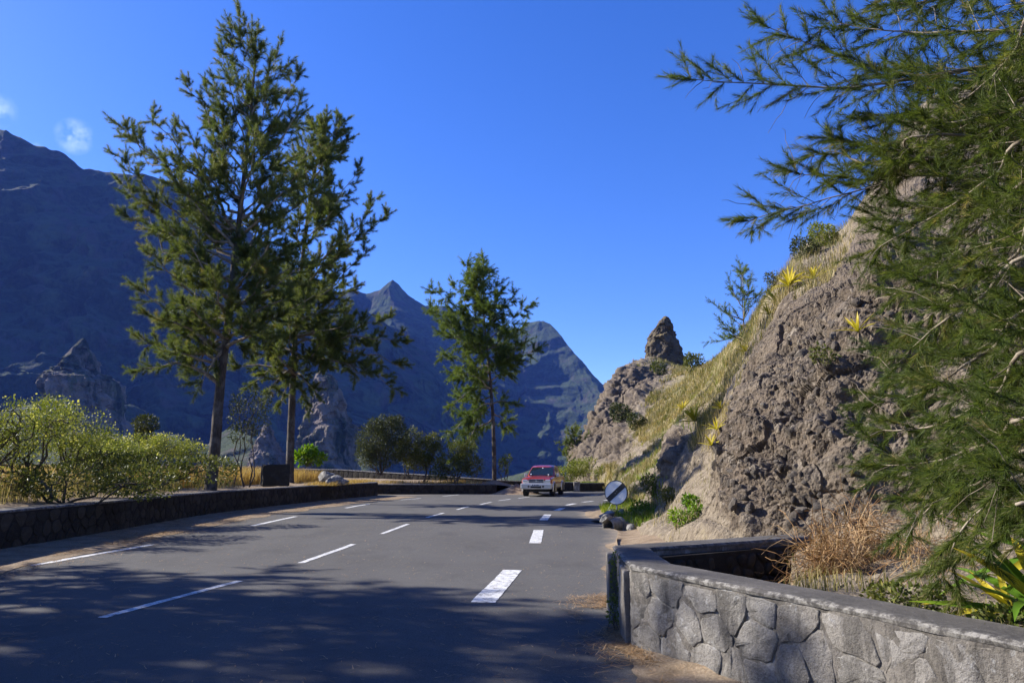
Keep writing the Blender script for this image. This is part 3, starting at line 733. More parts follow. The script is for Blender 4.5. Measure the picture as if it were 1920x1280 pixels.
# ------------------------------------------------------------------ hillside and cliff (stations: foot .. crest .. behind)
ST = {
 'a': [(1105, 872, 96, .6), (1150, 850, 100, .5), (1190, 820, 103, .5), (1230, 790, 106, .5), (1270, 760, 110, .6), (1300, 735, 113, .6), (1330, 720, 116, .6), (1400, 760, 140, .6)],
 'b': [(1074, 874, 66, .1), (1090, 836, 68, .05), (1110, 795, 71, .05), (1132, 752, 74, .05), (1155, 708, 78, .15), (1185, 684, 82, .3), (1240, 676, 88, .4), (1310, 720, 108, .6)],
 'c': [(1105, 888, 56, .5), (1122, 850, 59, .1), (1145, 812, 62, .05), (1170, 770, 66, .05), (1200, 730, 70, .05), (1240, 705, 75, .3), (1290, 692, 80, .7), (1350, 715, 100, .7)],
 'd': [(1150, 905, 49, .85), (1168, 868, 51, .3), (1190, 832, 54, .4), (1215, 795, 57, .75), (1250, 755, 61, .95), (1285, 715, 65, .9), (1318, 690, 69, .85), (1370, 705, 92, .7)],
 'e': [(1165, 930, 37, .8), (1192, 893, 40, .5), (1222, 855, 43, .6), (1255, 812, 46, .8), (1290, 765, 49, .65), (1325, 715, 52, .8), (1352, 672, 55, .9), (1410, 670, 75, .7)],
 'f': [(1185, 955, 28.5, .7), (1212, 920, 30, .3), (1240, 880, 31.5, .5), (1272, 830, 33, .68), (1310, 772, 35, .78), (1350, 710, 37, .9), (1392, 628, 40, .9), (1450, 620, 60, .7)],
 'g': [(1192, 985, 20.5, .55), (1228, 958, 21.3, .5), (1240, 900, 22.2, .25), (1265, 830, 23.2, .15), (1310, 795, 24, .45), (1370, 720, 25.5, .55), (1440, 560, 29, .85), (1500, 540, 46, .7)],
 'h': [(1235, 1003, 15.6, .55), (1290, 965, 16.2, .55), (1335, 910, 17, .52), (1358, 850, 17.8, .48), (1375, 770, 18.8, .40), (1420, 650, 20.5, .38), (1495, 500, 24, .6), (1560, 470, 42, .7)],
 'i': [(1340, 1012, 11.8, .5), (1352, 985, 12.2, .42), (1362, 930, 12.8, .22), (1385, 860, 13.5, .0), (1415, 760, 14.5, .0), (1460, 650, 16, .0), (1560, 520, 18.5, .35), (1620, 440, 36, .7)],
 'j': [(1470, 1150, 10.0, .3), (1474, 1040, 10.3, .1), (1482, 985, 10.6, .0), (1490, 890, 11.3, .0), (1515, 770, 12.2, .0), (1560, 640, 13.4, .0), (1640, 480, 15.5, .05), (1720, 280, 27, .7)],
 'k': [(1500, 1140, 6.3, .6), (1520, 1075, 8.0, .5), (1535, 1000, 9.9, .2), (1550, 890, 10.5, .0), (1580, 760, 11.2, .0), (1620, 620, 12.2, .0), (1690, 430, 14.0, .05), (1790, 200, 25, .6)],
 'l': [(1650, 1160, 5.4, .6), (1680, 1080, 7.0, .5), (1700, 1000, 9.0, .35), (1715, 880, 9.9, .0), (1735, 740, 10.6, .0), (1765, 590, 11.5, .0), (1810, 410, 13.0, .1), (1880, 170, 24, .6)],
 'm': [(1860, 1215, 4.4, .6), (1880, 1110, 6.2, .55), (1900, 1020, 8.0, .35), (1915, 880, 9.1, .0), (1925, 720, 9.8, .0), (1945, 560, 10.6, .1), (1960, 330, 12.6, .5), (2000, 60, 22, .6)],
 'n': [(2300, 1500, 2.6, .6), (2300, 1200, 4.4, .5), (2310, 1080, 6.5, .3), (2320, 880, 7.8, .0), (2330, 660, 8.6, .0), (2350, 450, 9.6, .1), (2380, 200, 12.0, .5), (2400, -60, 20, .6)],
 'o': [(3400, 2400, 1.2, .6), (3500, 1700, 2.2, .5), (3700, 1300, 3.2, .3), (3800, 900, 4.2, .0), (3800, 500, 5.0, .0), (3900, 100, 6.0, .1), (4000, -200, 8.0, .5), (3600, -400, 15.0, .6)],
}
def station(k):
    rows = []
    for (u, v, D, so) in ST[k]:
        w = P(u, v, D); rows.append((w[0], w[1], w[2], so))
    f = rows[0]; pre = (f[0] - .25, f[1] - .1, min(f[2] - .9, -.7) if k in 'ghijklmno' else f[2] - 5, f[3])
    b = rows[-1]; post = (b[0] + 10, b[1] + 10, b[2] - 8, .7)
    return np.array([pre] + rows + [post])
def rock_disp(p, soil, near):
    rk = np.clip(1 - soil * 1.6, 0, 1)
    d = fbm(p * .33, 5, 51) * (1.1 * (1 - near) + .45 * near) * (.35 + .65 * rk)
    d += ridged(p * .75, 5, 55) * (.40 * (1 - near) + .24 * near) * rk
    if True:
        w_ = p + np.stack([fbm(p * 1.1, 3, 85), fbm(p * 1.1, 3, 86), fbm(p * 1.1, 3, 87)], 1) * .35
        e1, e2, ec = worley(w_ * np.array([.9, .9, 1.3]), 88)
        d += ((ec - .5) * (.5 * (1 - near) + .20 * near) + (np.clip(e2 - e1, 0, .25) - .12) * (.7 * (1 - near) + .3 * near)) * rk
    d += fbm(p * 2.1, 4, 58) * .10 * (.4 + .6 * rk)
    return d, rk
def build_loft(name, keys, ns, npf, near, mat, label, ts=None):
    C = np.stack([station(k) for k in keys])
    t1 = ts if ts is not None else np.linspace(0, len(keys) - 1, ns)
    A = catmull(C, t1); A = np.swapaxes(A, 0, 1)
    nrow = C.shape[1]
    knots = np.array([0, 1, 2, 3, 4, 5, 6, 7, 8, 9.0]); dens = np.array([.4, 1, 1, 1.1, 1.1, 1.1, 1.1, .8, .25])
    cum = np.concatenate([[0], np.cumsum(dens)]); t2 = np.interp(np.linspace(0, cum[-1], npf), cum, knots)
    A = catmull(A, t2)                     # (npf, ns, 4)
    A = np.swapaxes(A, 0, 1)
    Pg = A[..., :3]; soil = np.clip(A[..., 3], 0, 1)
    N = grid_normals(Pg)
    if (N[..., 0].mean() > 0): N = -N
    fl = Pg.reshape(-1, 3); so = soil.ravel()
    d, rk = rock_disp(fl, so, near)
    cav = np.zeros(len(fl)); cell = np.zeros(len(fl))
    if near > .5:
        w = fl + np.stack([fbm(fl * 3, 2, 70), fbm(fl * 3, 2, 71), fbm(fl * 3, 2, 72)], 1) * .06
        f1, f2, c1 = worley(w * 2.6, 61)
        dome1 = np.sqrt(np.clip(1 - (f1 / .50) ** 2, 0, 1)) * (c1 > .55)
        g1, g2, c2 = worley(w * 6.0, 65)
        dome2 = np.sqrt(np.clip(1 - (g1 / .48) ** 2, 0, 1)) * (c2 > .25)
        h1, h2, c3 = worley(w * 12.0, 68)
        dome3 = np.sqrt(np.clip(1 - (h1 / .5) ** 2, 0, 1)) * (c3 > .2)
        q1, _, c4 = worley(w * 1.3, 77)
        pit = np.clip(1 - q1 / .42, 0, 1) * (c4 > .72)
        amt = np.clip(.35 + .8 * fbm(fl * .7, 3, 80) + .3, 0, 1)
        d += rk * amt * (dome1 * .050 + dome2 * .062 + dome3 * .040) - rk * pit * .40
        cav = np.clip(dome1 * .9 + dome2 * .8, 0, 1) * rk * (amt > .3); cell = np.where(dome1 > dome2, c1, c2)
        cell = (cell * 7.77) % 1.0
    d += np.clip(so - .4, 0, 1) * fbm(fl * 1.3, 4, 91) * .35
    Q = fl + N.reshape(-1, 3) * d[:, None]
    if near < .5:
        Q = Q - (N * (np.clip(np.linspace(0, len(keys) - 1, ns) - 6.05, 0, 1) * 2.2)[:, None, None]).reshape(-1, 3)
    o = link(name, npmesh(name, Q, grid_faces(A.shape[0], A.shape[1]), [M[mat]], near < .5, {'soil': so, 'cav': cav, 'cell': cell}))
    tag(o, label, kind='structure')
    return Q.reshape(A.shape[0], A.shape[1], 3), soil, N
hs_Q, hs_soil, hs_N = build_loft('hillside', 'abcdefgh', 380, 300, 0.0, 'cliff_rock', 'steep dry grass hillside with rock outcrops right of the bend')
tn = np.concatenate([np.linspace(0, 4, 500, endpoint=False), np.linspace(4, 6, 120, endpoint=False), np.linspace(6, 8, 60)])
cl_Q, cl_soil, cl_N = build_loft('cliff', 'ghijklmno', 0, 500, 1.0, 'cliff_rock', 'dark conglomerate rock cliff rising beside the road', ts=tn)

# ------------------------------------------------------------------ pinnacle and spires: stacked irregular rings
def spire(name, label, levels, D, depth, mat, amp, freq, seed, nseg=90, nlev=90, kind='structure'):
    lv = np.array(levels, float)                 # (v, uL, uR)
    t = catmull(lv, np.linspace(0, len(lv) - 1, nlev))
    th = np.linspace(0, 2 * np.pi, nseg, endpoint=False)
    V = np.zeros((nlev, nseg, 3))
    for i, (v, a, b) in enumerate(t):
        L_, R_ = P(a, v, D), P(b, v, D)
        c = (L_ + R_) / 2; hw = max(.01, (R_[0] - L_[0]) / 2)
        sq = 1.0 / np.maximum(np.abs(np.cos(th)), np.abs(np.sin(th))) ** .35
        V[i, :, 0] = c[0] + np.cos(th) * hw * sq; V[i, :, 1] = D + np.sin(th) * hw * depth * sq; V[i, :, 2] = c[2]
    fl = V.reshape(-1, 3)
    cen = np.repeat(V.mean(1, keepdims=True), nseg, 1).reshape(-1, 3); rad = fl - cen; rl = np.linalg.norm(rad, axis=1, keepdims=True); rn = rad / (rl + 1e-6)
    d = ridged(fl * np.array([freq, freq, freq * .55]), 5, seed) * amp + fbm(fl * freq * 3, 4, seed + 9) * amp * .5
    f1, f2, c1 = worley(fl * np.array([freq * 1.6, freq * 1.6, freq]), seed + 20)
    d += (c1 - .5) * amp * .9
    fl = fl + rn * (np.clip(d[:, None], -.4 * rl, .5 * rl)) + np.array([0, 0, 1]) * (fbm(fl * freq * 2, 3, seed + 4) * amp * .3)[:, None]
    i = np.arange(nlev - 1)[:, None] * nseg; k = np.arange(nseg)[None]; k2 = (k + 1) % nseg
    F = np.stack([(i + k), (i + k2), (i + nseg + k2), (i + nseg + k)], -1).reshape(-1, 4)
    o = link(name, npmesh(name, fl, [F, np.arange(nseg)[None, ::-1]], [M[mat]], False)); tag(o, label, kind=kind)
    return o
spire('rock_pinnacle', 'dark thumb-shaped rock pinnacle on the hill crest',
      [(593, 1245, 1249), (599, 1241, 1254), (611, 1234, 1259), (629, 1223, 1266), (646, 1215, 1272), (663, 1212, 1277), (684, 1210, 1283), (720, 1207, 1290)], 84, .9, 'pinnacle_rock', .42, .75, 101)
spire('rock_spire', 'grey pointed rock spire low on the left mountain',
      [(634, 156, 158), (650, 149, 163), (672, 139, 168), (692, 124, 172), (704, 115, 187), (718, 114, 202), (745, 112, 202), (790, 100, 215), (850, 80, 230)], 640, 1.7, 'spire_rock', 6.5, .07, 201)
spire('rock_spire', 'tall pale rock spire seen beside the second filao trunk',
      [(692, 601, 604), (700, 599, 614), (718, 598, 628), (740, 598, 633), (760, 588, 638), (785, 584, 643), (806, 577, 655), (830, 568, 657), (860, 560, 656), (910, 540, 680)], 520, 1.5, 'spire_rock', 4.6, .10, 301)
spire('rock_spire', 'small pale rock spire between the two large filao trunks',
      [(795, 497, 501), (805, 492, 508), (830, 485, 517), (860, 478, 530), (900, 470, 540)], 500, 1.6, 'spire_rock', 3.0, .12, 401)

# ------------------------------------------------------------------ mountains
def mountain(name, label, ridge, face, u0, u1, nu, ns, amp, fr, mat, seed, footv=965, back=900, steep=.75, tex=.02):
    rr = np.array(ridge, float); ff = np.array(face, float)
    us = np.linspace(u0, u1, nu)
    vr = np.interp(us, rr[:, 0], rr[:, 1]); vr += fbm(np.stack([us * .045, 0 * us, 0 * us], 1), 4, seed) * 4.0
    Dr = np.interp(us, rr[:, 0], rr[:, 2]); Df = np.interp(us, ff[:, 0], ff[:, 1])
    s = np.concatenate([np.linspace(0, 1, ns), [1.15, 1.6, 2.2]])
    V = np.zeros((nu, len(s), 3))
    for i in range(nu):
        top = P(us[i], vr[i], Dr[i]); bot = P(us[i], footv, Df[i])
        for_ = s.clip(0, 1)
        D = bot[1] + (top[1] - bot[1]) * for_ ** steep
        z = bot[2] + (top[2] - bot[2]) * for_
        x = bot[0] + (top[0] - bot[0]) * for_ ** steep
        ov = np.clip(s - 1, 0, 9)
        V[i, :, 0] = x; V[i, :, 1] = D + ov * back; V[i, :, 2] = z - ov * back * .9
    fl = V.reshape(-1, 3); sm = np.tile(s, nu)
    w = np.clip(1.02 - sm, 0, 1) ** .35 * np.clip(sm * 8, .3, 1)
    q = fl * np.array([fr, fr * .3, fr * .35])
    q = q + np.stack([fbm(fl * fr * .7, 2, seed + 31), 0 * sm, 0 * sm], 1) * .7
    d = ridged(q, 5, seed + 3)
    fl2 = fl.copy(); fl2[:, 1] -= d * amp * w
    fl2[:, 0] += fbm(fl * fr * 1.7, 4, seed + 8) * amp * .4 * w
    q2 = (fl[:, 2] / (amp * 1.1) + fbm(fl * fr * .6, 3, seed + 40) * 1.3) % 1.0
    fl2[:, 1] -= (np.abs(q2 - .5) * 2 - .5) * amp * .45 * w + fbm(fl * fr * 6, 4, seed + 41) * amp * .16 * w
    fl2[:, 2] += fbm(fl * tex, 5, seed + 12) * amp * .22 * np.clip(1.0 - sm, 0.03, 1)
    o = link(name, npmesh(name, fl2, grid_faces(nu, len(s)), [M[mat]], True)); tag(o, label, kind='structure')
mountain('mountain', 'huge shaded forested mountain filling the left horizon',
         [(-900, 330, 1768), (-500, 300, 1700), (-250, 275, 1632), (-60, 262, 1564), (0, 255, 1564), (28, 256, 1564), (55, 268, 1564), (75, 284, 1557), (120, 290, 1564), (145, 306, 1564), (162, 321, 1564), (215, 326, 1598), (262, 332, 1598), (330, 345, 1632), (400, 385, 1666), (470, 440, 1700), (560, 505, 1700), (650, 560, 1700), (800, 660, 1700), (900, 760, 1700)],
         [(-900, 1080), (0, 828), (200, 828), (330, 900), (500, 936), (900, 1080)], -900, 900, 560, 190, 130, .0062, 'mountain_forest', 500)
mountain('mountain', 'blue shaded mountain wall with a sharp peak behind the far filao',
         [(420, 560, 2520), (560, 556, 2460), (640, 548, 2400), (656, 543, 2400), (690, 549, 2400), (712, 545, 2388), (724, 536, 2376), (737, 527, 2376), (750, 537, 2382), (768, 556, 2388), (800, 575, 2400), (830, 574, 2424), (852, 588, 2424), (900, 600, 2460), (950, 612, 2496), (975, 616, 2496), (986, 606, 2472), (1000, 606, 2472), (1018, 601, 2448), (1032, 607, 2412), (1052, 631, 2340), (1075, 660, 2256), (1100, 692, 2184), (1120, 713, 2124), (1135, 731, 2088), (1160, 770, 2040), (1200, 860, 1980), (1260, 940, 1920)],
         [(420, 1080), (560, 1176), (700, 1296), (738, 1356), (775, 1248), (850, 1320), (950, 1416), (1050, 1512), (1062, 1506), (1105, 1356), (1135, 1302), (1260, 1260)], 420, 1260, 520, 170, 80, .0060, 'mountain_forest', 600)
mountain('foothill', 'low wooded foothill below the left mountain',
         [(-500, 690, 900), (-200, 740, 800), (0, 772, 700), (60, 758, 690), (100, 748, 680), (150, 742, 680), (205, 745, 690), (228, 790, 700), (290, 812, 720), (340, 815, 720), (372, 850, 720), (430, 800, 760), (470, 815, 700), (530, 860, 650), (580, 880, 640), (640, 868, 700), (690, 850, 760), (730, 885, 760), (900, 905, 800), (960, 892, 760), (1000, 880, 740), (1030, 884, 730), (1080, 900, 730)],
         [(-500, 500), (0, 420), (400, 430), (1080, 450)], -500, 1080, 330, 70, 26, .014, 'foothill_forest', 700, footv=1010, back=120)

# ------------------------------------------------------------------ haze
def haze():
    bm = bmesh.new()
    bmesh.ops.create_cube(bm, size=1)
    for v in bm.verts:
        v.co.x = -4600 if v.co.x < 0 else 3300; v.co.y = -3300 if v.co.y < 0 else 4700; v.co.z = -360 if v.co.z < 0 else 1000
    me = bpy.data.meshes.new('haze'); bm.to_mesh(me)
    m = bpy.data.materials.new('haze_air'); m.use_nodes = True; n = m.node_tree.nodes; n.clear()
    o_ = n.new('ShaderNodeOutputMaterial'); v = n.new('ShaderNodeVolumePrincipled')
    v.inputs['Color'].default_value = HAZE_COL; v.inputs['Density'].default_value = HAZE_D
    v.inputs['Anisotropy'].default_value = 0.0
    m.node_tree.links.new(v.outputs[0], o_.inputs['Volume']); me.materials.append(m)
    o = link('haze', me); tag(o, kind='stuff')
HAZE_COL = (0.13, 0.27, 1.0, 1); HAZE_D = 0.000068
haze()
# ================================================================== WALLS
lwall = Path(LWE, 1, n=8)
if lwall.at(np.array([lwall.L * .4]))[1][0][0] < 0: lwall = Path(LWE, -1, n=8)
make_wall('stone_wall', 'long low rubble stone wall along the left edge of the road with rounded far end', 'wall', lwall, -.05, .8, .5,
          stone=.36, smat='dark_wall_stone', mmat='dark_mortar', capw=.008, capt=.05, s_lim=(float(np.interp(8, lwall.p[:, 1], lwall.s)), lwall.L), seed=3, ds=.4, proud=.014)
w2 = Path([(-8.3, 44.9), (-6, 45.25), (-3.5, 45.5), (-.95, 45.75)], 1)
if w2.at(np.array([1.0]))[1][0][1] > 0: w2 = Path([(-8.3, 44.9), (-6, 45.25), (-3.5, 45.5), (-.95, 45.75)], -1)
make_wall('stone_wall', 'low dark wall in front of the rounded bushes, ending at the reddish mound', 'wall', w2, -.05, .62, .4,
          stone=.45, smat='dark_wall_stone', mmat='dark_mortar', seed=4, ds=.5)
bpts = [(-22, 60.5), (-14, 57), (-7, 53.2), (-2, 51.0), (1, 50.3), (4.3, 50.6)]
w3 = Path(bpts, 1)
if w3.at(np.array([5.0]))[1][0][1] > 0: w3 = Path(bpts, -1)
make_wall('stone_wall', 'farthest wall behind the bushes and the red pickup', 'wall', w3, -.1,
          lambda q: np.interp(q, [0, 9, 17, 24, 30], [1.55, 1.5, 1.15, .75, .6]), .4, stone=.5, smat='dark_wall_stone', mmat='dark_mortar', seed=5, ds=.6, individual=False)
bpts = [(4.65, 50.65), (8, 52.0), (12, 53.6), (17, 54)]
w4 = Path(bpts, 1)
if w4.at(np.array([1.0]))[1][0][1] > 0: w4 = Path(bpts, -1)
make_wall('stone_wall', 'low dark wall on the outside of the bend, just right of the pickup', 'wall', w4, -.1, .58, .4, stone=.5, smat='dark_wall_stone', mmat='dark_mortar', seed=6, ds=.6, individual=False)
# right-hand wall: a hook-shaped wall round a drain
p1 = [G(1920, 1205, .72), G(1750, 1171, .72), G(1546, 1128, .72), G(1343, 1090, .72)]
arm = [(4.1, .2), (3.3, 2.3)] + [tuple(q[:2]) for q in p1] + [(1.10, 6.86)]
arm_c = catmull(np.array(arm), np.linspace(0, len(arm) - 1, 50))
hook = [tuple(a) for a in arm_c] + [(1.105, 7.3), (1.13, 7.9), (1.17, 8.55), (1.9, 8.95), (2.7, 9.4), (3.75, 10.0)]
rw = Path(hook, 1, smooth=False)
if rw.at(np.array([1.0]))[1][0][0] > 0: rw = Path(hook, -1, smooth=False)
s_corner = float(np.interp(6.86, rw.p[:50, 1], rw.s[:50])); s_c2 = float(rw.s[53 - 0]) if len(rw.s) > 53 else rw.L
rwall = make_wall('stone_wall', 'thick pale mortared stone wall in the right foreground hooking round a drain', 'wall', rw, -.3,
          .72, .40, stone=.34, ds=.05, fine=True, rough=.020, proud=.0035, seed=11, s_lim=(.3, s_c2), capw=.004, capt=.045)
# dark rubble on the inside of the far arm
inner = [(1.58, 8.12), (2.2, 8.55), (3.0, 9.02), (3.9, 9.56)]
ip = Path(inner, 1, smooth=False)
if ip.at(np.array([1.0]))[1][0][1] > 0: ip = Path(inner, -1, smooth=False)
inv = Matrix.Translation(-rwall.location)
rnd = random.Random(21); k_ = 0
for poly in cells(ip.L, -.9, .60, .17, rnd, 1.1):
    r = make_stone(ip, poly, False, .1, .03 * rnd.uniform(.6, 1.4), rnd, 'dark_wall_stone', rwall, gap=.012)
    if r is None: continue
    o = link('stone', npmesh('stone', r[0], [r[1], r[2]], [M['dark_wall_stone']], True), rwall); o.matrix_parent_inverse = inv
# backing of that inner face and two pilasters on the end
def boxpart(name, cx, cy, sx, sy, z0, z1, mat, parent, rz=0.0, bev=.02, rough=.0):
    bm = bmesh.new(); bmesh.ops.create_cube(bm, size=1)
    for v in bm.verts: v.co = Vector((v.co.x * sx, v.co.y * sy, v.co.z * (z1 - z0)))
    if bev: bmesh.ops.bevel(bm, geom=bm.edges[:], offset=bev, segments=2, affect='EDGES', profile=.6)
    if rough:
        bmesh.ops.subdivide_edges(bm, edges=bm.edges[:], cuts=3, use_grid_fill=True)
        for v in bm.verts:
            q = np.array([[v.co.x * 6 + cx, v.co.y * 6 + cy, v.co.z * 6]]); v.co += Vector((float(fbm(q, 3, 1)[0]), float(fbm(q, 3, 2)[0]), float(fbm(q, 3, 3)[0]))) * rough
    me = bpy.data.meshes.new(name); bm.to_mesh(me); bm.free(); me.materials.append(M[mat])
    o = link(name, me, parent)
    if parent: o.matrix_parent_inverse = Matrix.Translation(-parent.location)
    o.location = (cx, cy, (z0 + z1) / 2); o.rotation_euler = (0, 0, rz)
    return o
boxpart('pilaster', 1.115, 8.2, .13, .50, -.1, .66, 'mortar', rwall, rz=R(-3), rough=.02)
boxpart('pilaster', 1.10, 7.15, .11, .42, -.1, .66, 'mortar', rwall, rz=R(-1), rough=.02)
ia = math.atan2(9.56 - 8.12, 3.9 - 1.58)
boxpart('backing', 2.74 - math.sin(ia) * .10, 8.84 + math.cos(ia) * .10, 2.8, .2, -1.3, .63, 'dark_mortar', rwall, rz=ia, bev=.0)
# light pillar at the gap in the far wall
pil = boxpart('wall_pillar', 4.48, 50.45, .42, .45, -.05, .66, 'mortar', None, rough=.03)
tag(pil, 'pale mortared pillar at the gap in the far wall', 'pillar')

# ================================================================== ROCKS
def rock_mesh(name, sx, sy, sz, seed, mat, sub=3, cut=.5, amp=.12):
    bm = bmesh.new(); bmesh.ops.create_icosphere(bm, subdivisions=sub, radius=1)
    P_ = np.array([v.co[:] for v in bm.verts])
    r = np.random.default_rng(seed)
    for _ in range(11):
        d = unit(r.normal(size=3)[None])[0]; h = r.uniform(cut, .95)
        k = P_ @ d; m = k > h; P_[m] -= np.outer(k[m] - h, d)
    P_ += unit(P_) * (fbm(P_ * 2.2 + seed, 4, seed) * amp)[:, None]
    P_ *= np.array([sx, sy, sz])
    for v, q in zip(bm.verts, P_): v.co = q
    me = bpy.data.meshes.new(name); bm.to_mesh(me); bm.free(); me.materials.append(M[mat])
    return me
def rock_thing(name, label, loc, size, rz, mat, seed, cat='rock', group=None, sub=3, cut=.5):
    o = link(name, rock_mesh(name, *size, seed, mat, sub, cut)); o.location = loc; o.rotation_euler = (0, 0, rz)
    tag(o, label, cat, group); return o
bw = P(509, 905, 26.2)
blk = boxpart('stone_block', bw[0], bw[1] + .35, .92, .72, bw[2] - .12, bw[2] + .66, 'dark_wall_stone', None, rz=R(24), bev=.05, rough=.07)
tag(blk, 'squared dark stone block with pale left side between the two big trunks', 'stone block')
rp = P(622, 905, 35.5)
for k, (dx, dy, dz, s, lb) in enumerate([(-.25, 0, .30, (.42, .4, .40), 'pale grey rock, tallest of the heap right of the second trunk'), (.25, -.1, .14, (.42, .34, .24), 'pale flat rock leaning in the middle of the small heap'),
                                     (.62, -.15, .05, (.34, .3, .16), 'low pale rock at the right end of the small heap'), (.0, -.35, .08, (.25, .25, .2), 'small pale rock in front of the small heap')]):
    rock_thing('rock', lb, (rp[0] + dx, rp[1] + dy, rp[2] + dz), s, k * .9, 'pale_rock', 900 + k)
gx = [(1138, 968, 22.5, (.30, .24, .20), 'pale rock left of the sign post foot', 'pale_rock'), (1166, 966, 23.6, (.26, .22, .22), 'whitish rock at the foot of the round sign post', 'pale_rock'),
      (1150, 962, 24.2, (.24, .2, .16), 'small pale rock just behind the sign post', 'pale_rock'), (1131, 975, 21.6, (.10, .14, .13), 'upright grey kerb stone in the gutter', 'pale_rock'),
      (1183, 990, 19.6, (.16, .14, .12), 'small grey rock right of the drain pipe', 'pale_rock'), (1120, 977, 21.8, (.22, .1, .06), 'thin dark slab lying along the gutter edge', 'dark_wall_stone')]
for k, (u, v, D, s, lb, mt) in enumerate(gx):
    q = P(u, v, D); rock_thing('rock', lb, tuple(q), s, k * 1.3, mt, 940 + k)
# drain pipe: short ring of concrete lying in the gutter
def ring_mesh(name, r0, r1, L, mat, n=28):
    V = []; F = []
    for j, (r, y) in enumerate([(r1, -L / 2), (r1 * 1.0, L / 2), (r0, L / 2), (r0, -L / 2)]):
        for k in range(n):
            a = 2 * math.pi * k / n; V.append((math.cos(a) * r, y, math.sin(a) * r))
    for j in range(4):
        for k in range(n): F.append((j * n + k, j * n + (k + 1) % n, ((j + 1) % 4) * n + (k + 1) % n, ((j + 1) % 4) * n + k))
    return npmesh(name, V, np.array(F), [M[mat]], False)
q = P(1150, 990, 20.0)
dr = empty('drain_pipe', (q[0], q[1], -.05), R(52)); tag(dr, 'broken dark concrete drain pipe lying in the gutter before the round sign', 'pipe')
link('pipe_barrel', ring_mesh('pipe_barrel', .15, .18, .55, 'pipe_concrete'), dr, (0, 0, .12)).rotation_euler = (0, 0, R(90))
link('pipe_collar', ring_mesh('pipe_collar', .17, .21, .12, 'pipe_concrete'), dr, (.30, 0, .12)).rotation_euler = (0, 0, R(90))
link('kerb_block', rock_mesh('kerb_block', .30, .14, .14, 31, 'pale_rock', 3, .6), dr, (-.22, .10, .30))

# stones standing out of the cliff face
def cliff_stones():
    protos = [rock_mesh('boulder', 1, 1, .75, 700 + k, 'cliff_stone', 2, .55, .1) for k in range(6)]
    Q = cl_Q; N = cl_N; so = cl_soil; r = np.random.default_rng(5); cliff = bpy.data.objects['cliff']; n = 0; tries = 0
    while n < 200 and tries < 4000:
        tries += 1
        i = r.integers(60, 640); j = r.integers(60, 380)
        if so[i, j] > .18: continue
        p = Q[i, j]
        if p[2] < .3 or p[2] > 7.0: continue
        s = float(np.clip(r.lognormal(-2.6, .35), .05, .15))
        o = link('boulder', protos[n % 6], cliff); o.location = tuple(p + N[i, j] * (.15 * s))
        o.rotation_euler = tuple(r.uniform(0, 6, 3)); o.scale = (s * r.uniform(.8, 1.3), s * r.uniform(.7, 1.1), s * r.uniform(.7, 1.1)); n += 1
cliff_stones()
# ================================================================== PLANTS
class Wood:
    def __init__(s): s.V = []; s.F = []; s.n = 0
    def tube(s, pts, r0, r1, sides=6, curve=1.0, jit=0.0, flare=0.0):
        p = np.asarray(pts, float); m = len(p)
        t = unit(np.gradient(p, axis=0)); a, b = perp_frame(t)
        # keep the frame steady
        a = np.repeat(unit(np.cross(t.mean(0), [0.31, .77, .1]))[None], m, 0); a = unit(a - (a * t).sum(1)[:, None] * t); b = np.cross(t, a)
        f = np.linspace(0, 1, m) ** curve; r = r0 + (r1 - r0) * f
        if flare: r = r * (1 + flare * np.exp(-np.linspace(0, 1, m) * m / 2.0))
        th = np.linspace(0, 2 * np.pi, sides, endpoint=False)
        V = p[:, None] + r[:, None, None] * (np.cos(th)[None, :, None] * a[:, None] + np.sin(th)[None, :, None] * b[:, None])
        if jit: V += rng.normal(size=V.shape) * r[:, None, None] * jit
        i = np.arange(m - 1)[:, None] * sides; k = np.arange(sides)[None]; k2 = (k + 1) % sides
        F = np.stack([i + k, i + k2, i + sides + k2, i + sides + k], -1).reshape(-1, 4) + s.n
        s.V.append(V.reshape(-1, 3)); s.F.append(F); s.n += m * sides
    def build(s, name, mat, parent, inv):
        if not s.V: return
        o = link(name, npmesh(name, np.vstack(s.V), np.vstack(s.F), [M[mat]], True), parent); o.matrix_parent_inverse = inv; return o
def needles(base, dirv, length, K, nl, nw, spread=(22, 48), droop=0.0, r=None):
    """tufts of thin needles round short axes. base,dirv (n,3); length (n,)"""
    r = r or rng; n = len(base)
    B = np.repeat(base, K, 0); D = np.repeat(dirv, K, 0); Lg = np.repeat(length, K)
    t = r.uniform(0, 1, n * K) ** .85
    a, b = perp_frame(D); az = r.uniform(0, 2 * np.pi, n * K)
    an = np.radians(r.uniform(spread[0], spread[1], n * K)) * (1 - .5 * t)
    rad = a * np.cos(az)[:, None] + b * np.sin(az)[:, None]
    d = D * np.cos(an)[:, None] + rad * np.sin(an)[:, None]
    d[:, 2] -= droop; d = unit(d)
    o = B + D * (t * Lg)[:, None]
    l = nl * r.uniform(.6, 1.2, n * K) * (1 - .35 * t)
    w = unit(np.cross(d, r.normal(size=d.shape))) * nw
    V = np.stack([o - w / 2, o + w / 2, o + d * l[:, None]], 1).reshape(-1, 3)
    F = np.arange(n * K * 3).reshape(-1, 3)
    tv = np.repeat(np.clip(r.beta(2.2, 2.4, n), 0, 1), K) + r.normal(size=n * K) * .12
    return V, F, np.repeat(np.clip(tv, 0, 1), 3)
def arc(p0, p1, sag, n=9, wob=.0, r=None):
    r = r or rng
    t = np.linspace(0, 1, n)[:, None]; L = np.linalg.norm(p1 - p0)
    q = p0 + (p1 - p0) * t + np.array([0, 0, 1.0]) * (np.sin(np.pi * t) * sag * L)
    if wob:
        w = np.cumsum(r.normal(size=(n, 3)), 0); w -= w[0] + (w[-1] - w[0]) * t; q = q + w * wob * L * .05
    return q
